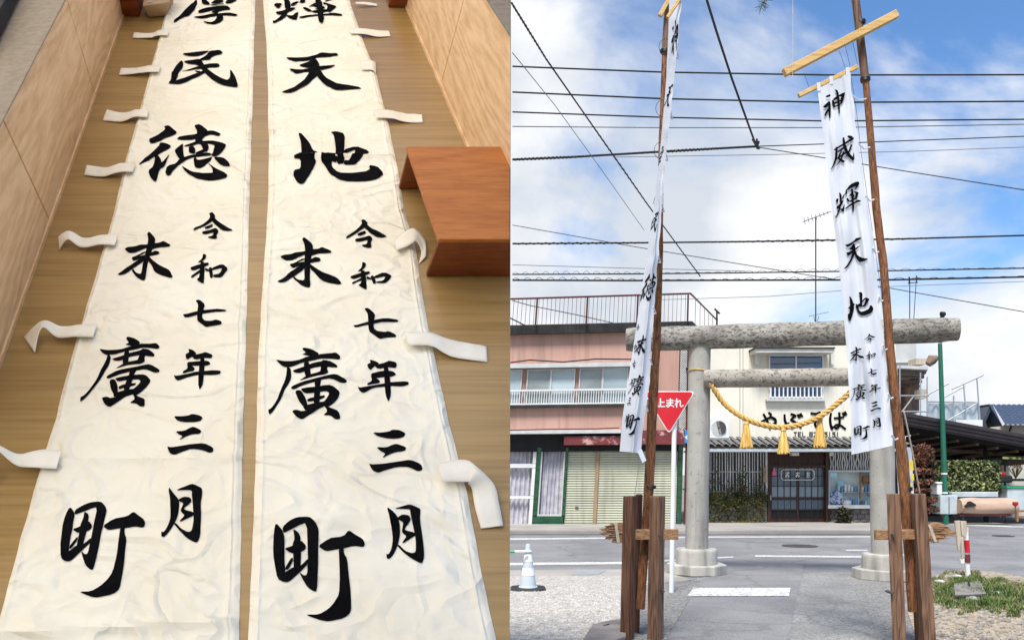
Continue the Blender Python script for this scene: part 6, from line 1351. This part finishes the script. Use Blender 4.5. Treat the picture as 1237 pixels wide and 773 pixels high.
# ------------------------------------------------------------------ stop sign
ss = thing('stop_sign', 'red inverted triangle stop sign on a white post', 'sign', G(811, 716))
YT = 10.4
MB().tube([P(811, 718, YT), P(815.2, 480, YT)], .03, 12).build('post', M['white_metal'], ss, smooth=True)
def tri(s, Y):
    c = Vector((808.2, 489.5)); pts = []
    for (vx, vy) in ((-31.5, -17), (31.5, -17), (0, 33)):
        for t in (-1, 1):
            pts.append((vx, vy))
    base = [Vector((-31.8, -17.2)), Vector((31.8, -17.2)), Vector((0, 34.5))]; out = []
    for i in range(3):
        p = base[i]; a = (base[i - 1] - p).normalized(); b = (base[(i + 1) % 3] - p).normalized()
        for k in range(5):
            u = k / 4; q = p + a * 5.2 * (1 - u) ** 2 + b * 5.2 * u ** 2
            out.append(c + q * s)
    return [P(q.x, q.y, Y) for q in out]
plate = MB().poly(tri(1, YT - .05), (0, .008, 0)).build('plate', M['sign_white'], ss)
MB().poly(tri(.93, YT - .056), (0, .004, 0)).build('red_field', M['sign_red'], plate)
chars = {'to': ([*brush([(.5, .0), (.5, .9)], .16), *brush([(.55, .42), (.95, .42)], .15), *brush([(.16, .42), (.16, .9)], .15), *brush([(0, .93), (1, .93)], .15)], 792.8),
 'ma': ([*brush([(.1, .2), (.9, .2)], .15), *brush([(.14, .48), (.86, .48)], .15), *brush([(.55, .0), (.55, .8)], .15), *brush([(.55, .78), (.25, .98), (.08, .82), (.35, .7), (.75, .82), (.95, .98)], .13)], 804.3),
 're': ([*brush([(.22, .0), (.22, 1.0)], .15), *brush([(.02, .28), (.34, .28), (.04, .72)], .13), *brush([(.3, .5), (.55, .22), (.66, .35), (.66, .8), (.8, .94), (1.0, .8)], .14)], 815.2)}
for nm, (pl_, x0) in chars.items():
    m = MB(); ink_mesh(m, [[(x0 + u * 10, 481.5 + v * 10) for u, v in p] for p in pl_], lambda x, y: P(x, y, YT - .058), 0, smooth=False)
    m.build('letter', M['sign_white'], plate)
for y in (480, 500): MB().bxp(811, y, 819.5, y + 2.5, YT - .04, .03).build('clamp', M['lightgrey'], ss)
# cone with bar
cn_ = thing('traffic_cone', 'pale grey traffic cone with black base on the gravel', 'cone', G(638, 713))
c = G(638, 712); h = (712 - 657) / FPX * c.y
bb = MB(); bb.prism([c + Vector((a * .235, b * .235, 0)) for a, b in ((-1, -.6), (-.6, -1), (.6, -1), (1, -.6), (1, .6), (.6, 1), (-.6, 1), (-1, .6))], [c + Vector((a * .215, b * .215, .035)) for a, b in ((-1, -.6), (-.6, -1), (.6, -1), (1, -.6), (1, .6), (.6, 1), (-.6, 1), (-1, .6))]); bb.build('base', M['rubber'], cn_, bevel=.008)
def cr2(t): return .105 + (.028 - .105) * t
MB().lathe(c, [(.125, .036), (.12, .05)] + [(cr2(t), .05 + (h - .05) * t) for t in (0, .25, .5, .75, 1)] + [(.02, h + .003)], 24).build('body', M['cone'], cn_, smooth=True)
for t0, t1 in ((.26, .44), (.58, .76)): MB().tube([c + Vector((0, 0, .05 + (h - .05) * t)) for t in (t0, t1)], [cr2(t) + .003 for t in (t0, t1)], 24, cap=False).build('reflective_band', M['cone_band'], cn_, smooth=True)
cbar = thing('cone_bar', 'white and green barrier bar resting on the cone', 'barrier bar', P(620, 666, c.y))
MB().tube([P(622, 665.8, c.y - .1), P(637, 665.5, c.y - .1)], .016, 8).build('bar', M['cone_band'], cbar, smooth=True); MB().tube([P(595, 666.6, c.y - .1), P(622, 665.8, c.y - .1)], .017, 8).build('green_sleeve', M['green_plastic'], cbar, smooth=True)
rg = [P(637, 665.5, c.y) + Vector((.05 * math.cos(R(a)), .05 * math.sin(R(a)), 0)) for a in range(0, 361, 20)]; MB().tube(rg, .012, 6).build('ring', M['cone_band'], cbar)
# steel plate with a handle
pt_ = thing('steel_plate', 'grey steel cover plate with wire handle beside the left timber stand', 'plate', G(730, 772))
MB().poly([G(703, 778, .05), G(716, 757, .05), G(738, 752, .05), G(756, 750, .05), G(756, 772, .05), G(724, 782, .05)], (0, 0, .03)).build('plate', M['plate'], pt_, bevel=.006)
a = P(729, 763, 7.7); MB().tube([P(729, 763.5, 7.75), P(729.5, 755, 7.75), P(735.5, 753.5, 7.8), P(736, 759, 7.8)], .006, 6).build('handle', M['wire'], pt_)
# right foreground: plate on rock, marker post, weathered board, grass
tl_ = thing('tilted_plate', 'tilted grey metal plate resting on a rock in the grass', 'plate', G(1172, 728))
p4 = [P(1152, 704, 10.9), P(1184, 701, 11.2), P(1191.5, 716.5, 9.8), P(1154, 718.5, 9.6)]
MB().poly(p4, (0, .01, -.03)).build('sheet', M['plate'], tl_, bevel=.004)
MB().tube([P(1170, 702, 10.8), P(1171, 708, 10.5)], .012, 5).build('slot', M['black'], tl_)
stone(1170, 723, .105, 9.75, 'rock', 'dark grey rock under the tilted plate', M['stone'], None)
stone(1203, 716, .07, 10.2, 'pale_stone', 'pale stone in the grass right of the tilted plate', M['pebble'], None)
stone(1156, 696, .07, 11.8, 'pale_stone', 'pale stone at the back of the grass patch below the marker post', M['pebble'], None)
stone(1135, 702, .06, 11.2, 'pale_stone', 'pale stone in the grass next to the right timber stand', M['pebble'], None)
mk = thing('marker_post', 'white marker post with red reflector stripe standing in the grass', 'marker post', G(1169, 697))
MB().tube([G(1169.5, 697), P(1166.5, 637, 12.0)], .034, 10).build('post', M['white_metal'], mk, smooth=True)
MB().tube([P(1168.6, 667, 11.99), P(1167.6, 652, 11.99)], .036, 10).build('red_stripe', M['sign_red'], mk, smooth=True)
MB().tube([P(1169, 679, 11.99), P(1168.7, 669, 11.99)], .036, 10).build('red_stripe', M['redband'], mk, smooth=True)
MB().bxp(1161.5, 675, 1165.5, 681, 11.85, .05).build('white_clip', M['white_metal'], mk, bevel=.01)
bd = thing('bleached_board', 'bleached broken boards leaning on the top of the marker post', 'board', P(1161, 665, 11.8))
for pts in (((1153.5, 629), (1160, 628.5), (1161, 650), (1160, 664), (1157.5, 664)), ((1160.5, 629), (1167.5, 629), (1169, 640), (1167, 650), (1162, 646)), ((1161, 650), (1164, 648), (1163.5, 676), (1162, 676))):
    MB().poly([P(x, y, 11.85) for x, y in pts], (0, .03, 0)).build('plank', M['drywood'], bd, bevel=.004)
def grass_blade(m, c, h, rr):
    a = rr.random() * 6.283; d = Vector((math.cos(a), math.sin(a), 0)); w = Vector((-d.y, d.x, 0)) * .004
    i = len(m.v); m.v += [c - w, c + w, c + d * h * .35 + Vector((0, 0, h * .7)) + w * .6, c + d * h * .35 + Vector((0, 0, h * .7)) - w * .6, c + d * h * .8 + Vector((0, 0, h * .85))]
    m.f += [(i, i + 1, i + 2, i + 3), (i + 3, i + 2, i + 4)]
M['straw'] = pmat('dry_blades', (0.34, 0.27, 0.13), (0.22, 0.17, 0.08), scale=6, rough=.8)
m = MB(); md = MB(); rr = random.Random(12)
for _ in range(26000):
    x = rr.uniform(1118, 1275); y = rr.uniform(690, 746)
    dx, dy = (x - 1178) / 66, (y - 715) / 25
    if x > 1185: dx = (x - 1185) / 80; dy = (y - 718 - (x - 1185) * .12) / 24
    q = dx * dx + dy * dy + .75 * noise.noise(Vector((x * .06, y * .14, 3)))
    if q > .95 or rr.random() < .25 * q + .1 + .3 * (noise.noise(Vector((x * .16, y * .3, 8))) > .15): continue
    grass_blade(md if rr.random() < .06 + .28 * max(0, q) else m, G(x, y, .014), .03 + .07 * rr.random() * (1.1 - min(q, 1)), rr)
md.build('dry_grass', M['straw'], kind='stuff', label='dry straw coloured blades among the green grass')
m.build('grass', M['grass'], kind='stuff', label='patch of short green grass around the tilted plate')

# ------------------------------------------------------------------ overhead cables
def cable(pts, w, Y0, Y1, label, mat='wire', sag=0.0, wrap=0, twin=False):
    n = 24; out = []
    for k in range(n + 1):
        u = k / n; L_ = len(pts) - 1; s = min(int(u * L_), L_ - 1); t = u * L_ - s
        x = pts[s][0] + (pts[s + 1][0] - pts[s][0]) * t; y = pts[s][1] + (pts[s + 1][1] - pts[s][1]) * t
        out.append(P(x, y + sag * 4 * u * (1 - u), Y0 + (Y1 - Y0) * u))
    r = w / 2 / FPX * (Y0 + Y1) / 2
    root = None
    if wrap or twin:
        root = thing('overhead_cable', label, 'cable', out[0])
        MB().tube(out, r, 6).build('core_wire', M[mat], root, smooth=True)
        q = []
        L2 = n * 14
        for k in range(L2 + 1):
            f = k / L2 * n; i = min(int(f), n - 1); p = out[i].lerp(out[i + 1], f - i)
            th = k / L2 * (wrap or 60) * 6.283; am = (.024 if wrap else .012) * (1 + .5 * math.sin(k * .037))
            q.append(p + Vector((0, am * math.cos(th), am * math.sin(th) + (am * .8 if wrap else 0))))
        MB().tube(q, r * (.3 if wrap else .75), 4).build('wrapped_wire', M[mat], root)
    else:
        MB().tube(out, r, 6).build('overhead_cable', M[mat], loc=out[0], smooth=True, label=label, cat='cable')
cable([(619, 80.5), (800, 87), (1000, 90.5), (1290, 90.5)], 1.9, 16, 16, 'topmost of the horizontal black overhead cables', sag=.5)
cable([(619, 111.5), (800, 119.5), (1000, 124), (1290, 122.5)], 1.9, 16.2, 16.2, 'second from the top of the horizontal black overhead cables')
cable([(619, 135.5), (800, 142), (1000, 146.5), (1290, 144)], 1.7, 16.4, 16.4, 'third from the top of the horizontal black overhead cables')
cable([(619, 153), (800, 154.5), (1000, 154.5), (1290, 149.5)], 1.2, 16.6, 16.6, 'fourth from the top overhead cable, thin and bluish', 'wire_grey')
cable([(619, 193), (690, 190), (790, 184), (860, 180), (915, 177)], 2.6, 15, 15, 'thick sagging black bundle ending at the hanging junction', twin=True)
cable([(915, 177), (1000, 174), (1100, 170), (1290, 163)], 1.2, 15.2, 15.6, 'thin cable running right from the hanging junction')
cable([(915, 178), (990, 190), (1100, 208), (1290, 238)], 1.1, 15.2, 13.5, 'thin cable falling to the right from the hanging junction')
cable([(740, 190), (930, 187), (1100, 183), (1290, 176)], .8, 17, 17, 'very thin cable just below the hanging junction', 'wire_grey')
cable([(850, -12), (866, 40), (884, 95), (902, 145), (914, 178)], 3.0, 11, 15, 'thick black service cable dropping from the top to the junction')
cable([(619, 294.5), (760, 293.5), (900, 292), (1080, 289), (1290, 283)], 2.0, 17, 17, 'horizontal cable halfway down the sky', twin=True)
cable([(619, 331.5), (760, 331), (900, 329.5), (1080, 327), (1290, 323)], 1.6, 17.4, 17.4, 'upper of the two spiral wrapped cables above the pink roof', wrap=46)
cable([(619, 338.5), (760, 339), (900, 338.5), (1080, 338), (1290, 333.5)], 2.2, 17.2, 17.2, 'lower of the two spiral wrapped cables above the pink roof', wrap=40)
cable([(619, 272), (760, 297), (900, 320), (1080, 349), (1290, 386)], .9, 18, 15, 'thin cable slanting down to the right across the cloud')
cable([(619, 320), (760, 324), (900, 327.5)], .8, 18, 18, 'faint thin cable above the spiral wrapped pair', 'wire_grey')
cable([(800, 362), (930, 358), (1080, 346), (1290, 338)], .7, 20, 20, 'faint thin cable behind the banner near the aerial', 'wire_grey')
cable([(618, 4), (660, 72), (720, 158), (780, 244), (846, 334)], 1.7, 9, 17, 'twisted pair cable slanting from the top left to the low cables', twin=True)
cable([(619, 64), (670, 127), (730, 210), (778, 278)], .8, 10, 17, 'thin grey wire slanting beside the twisted pair cable', 'wire_grey')
cable([(619, 363), (640, 369), (700, 381), (740, 390)], 1.0, 21, 22.2, 'thin black wire running down to the pink roof edge')
cable([(610, 381), (636, 394)], 1.6, 21, 22.3, 'short black stay wire at the left end of the pink roof')
jn = thing('cable_junction', 'small knotted junction hanging where the cables meet', 'junction', P(914, 176, 15))
for k in range(4): MB().tube([P(909 + 2.6 * k, 168 + 3 * (k % 2), 15), P(914 + rnd.uniform(-1, 1), 177, 15), P(918 - k, 180, 15)], .02, 5).build('wire_end', M['wire'], jn)
# leafy twig at the top
tw_ = thing('pine_twig', 'dark green needle twig hanging into the top of the sky', 'twig', P(922, 0, 6.5))
m = MB(); m.tube([P(940, -30, 6.5), P(928, -8, 6.5), P(920, 8, 6.5)], [.012, .007, .003], 5); m.build('stem', M['twig'], tw_)
m = MB(); rr = random.Random(6)
for k in range(70):
    u = rr.random(); b = P(936 - 17 * u, -18 + 27 * u, 6.5); d = Vector((rr.uniform(-1, .9), rr.uniform(-.5, .5), rr.uniform(-1, .3))).normalized() * .06
    m.tube([b, b + d], [.0028, .0012], 4)
m.build('needles', M['leaf_green'], tw_, kind='stuff')
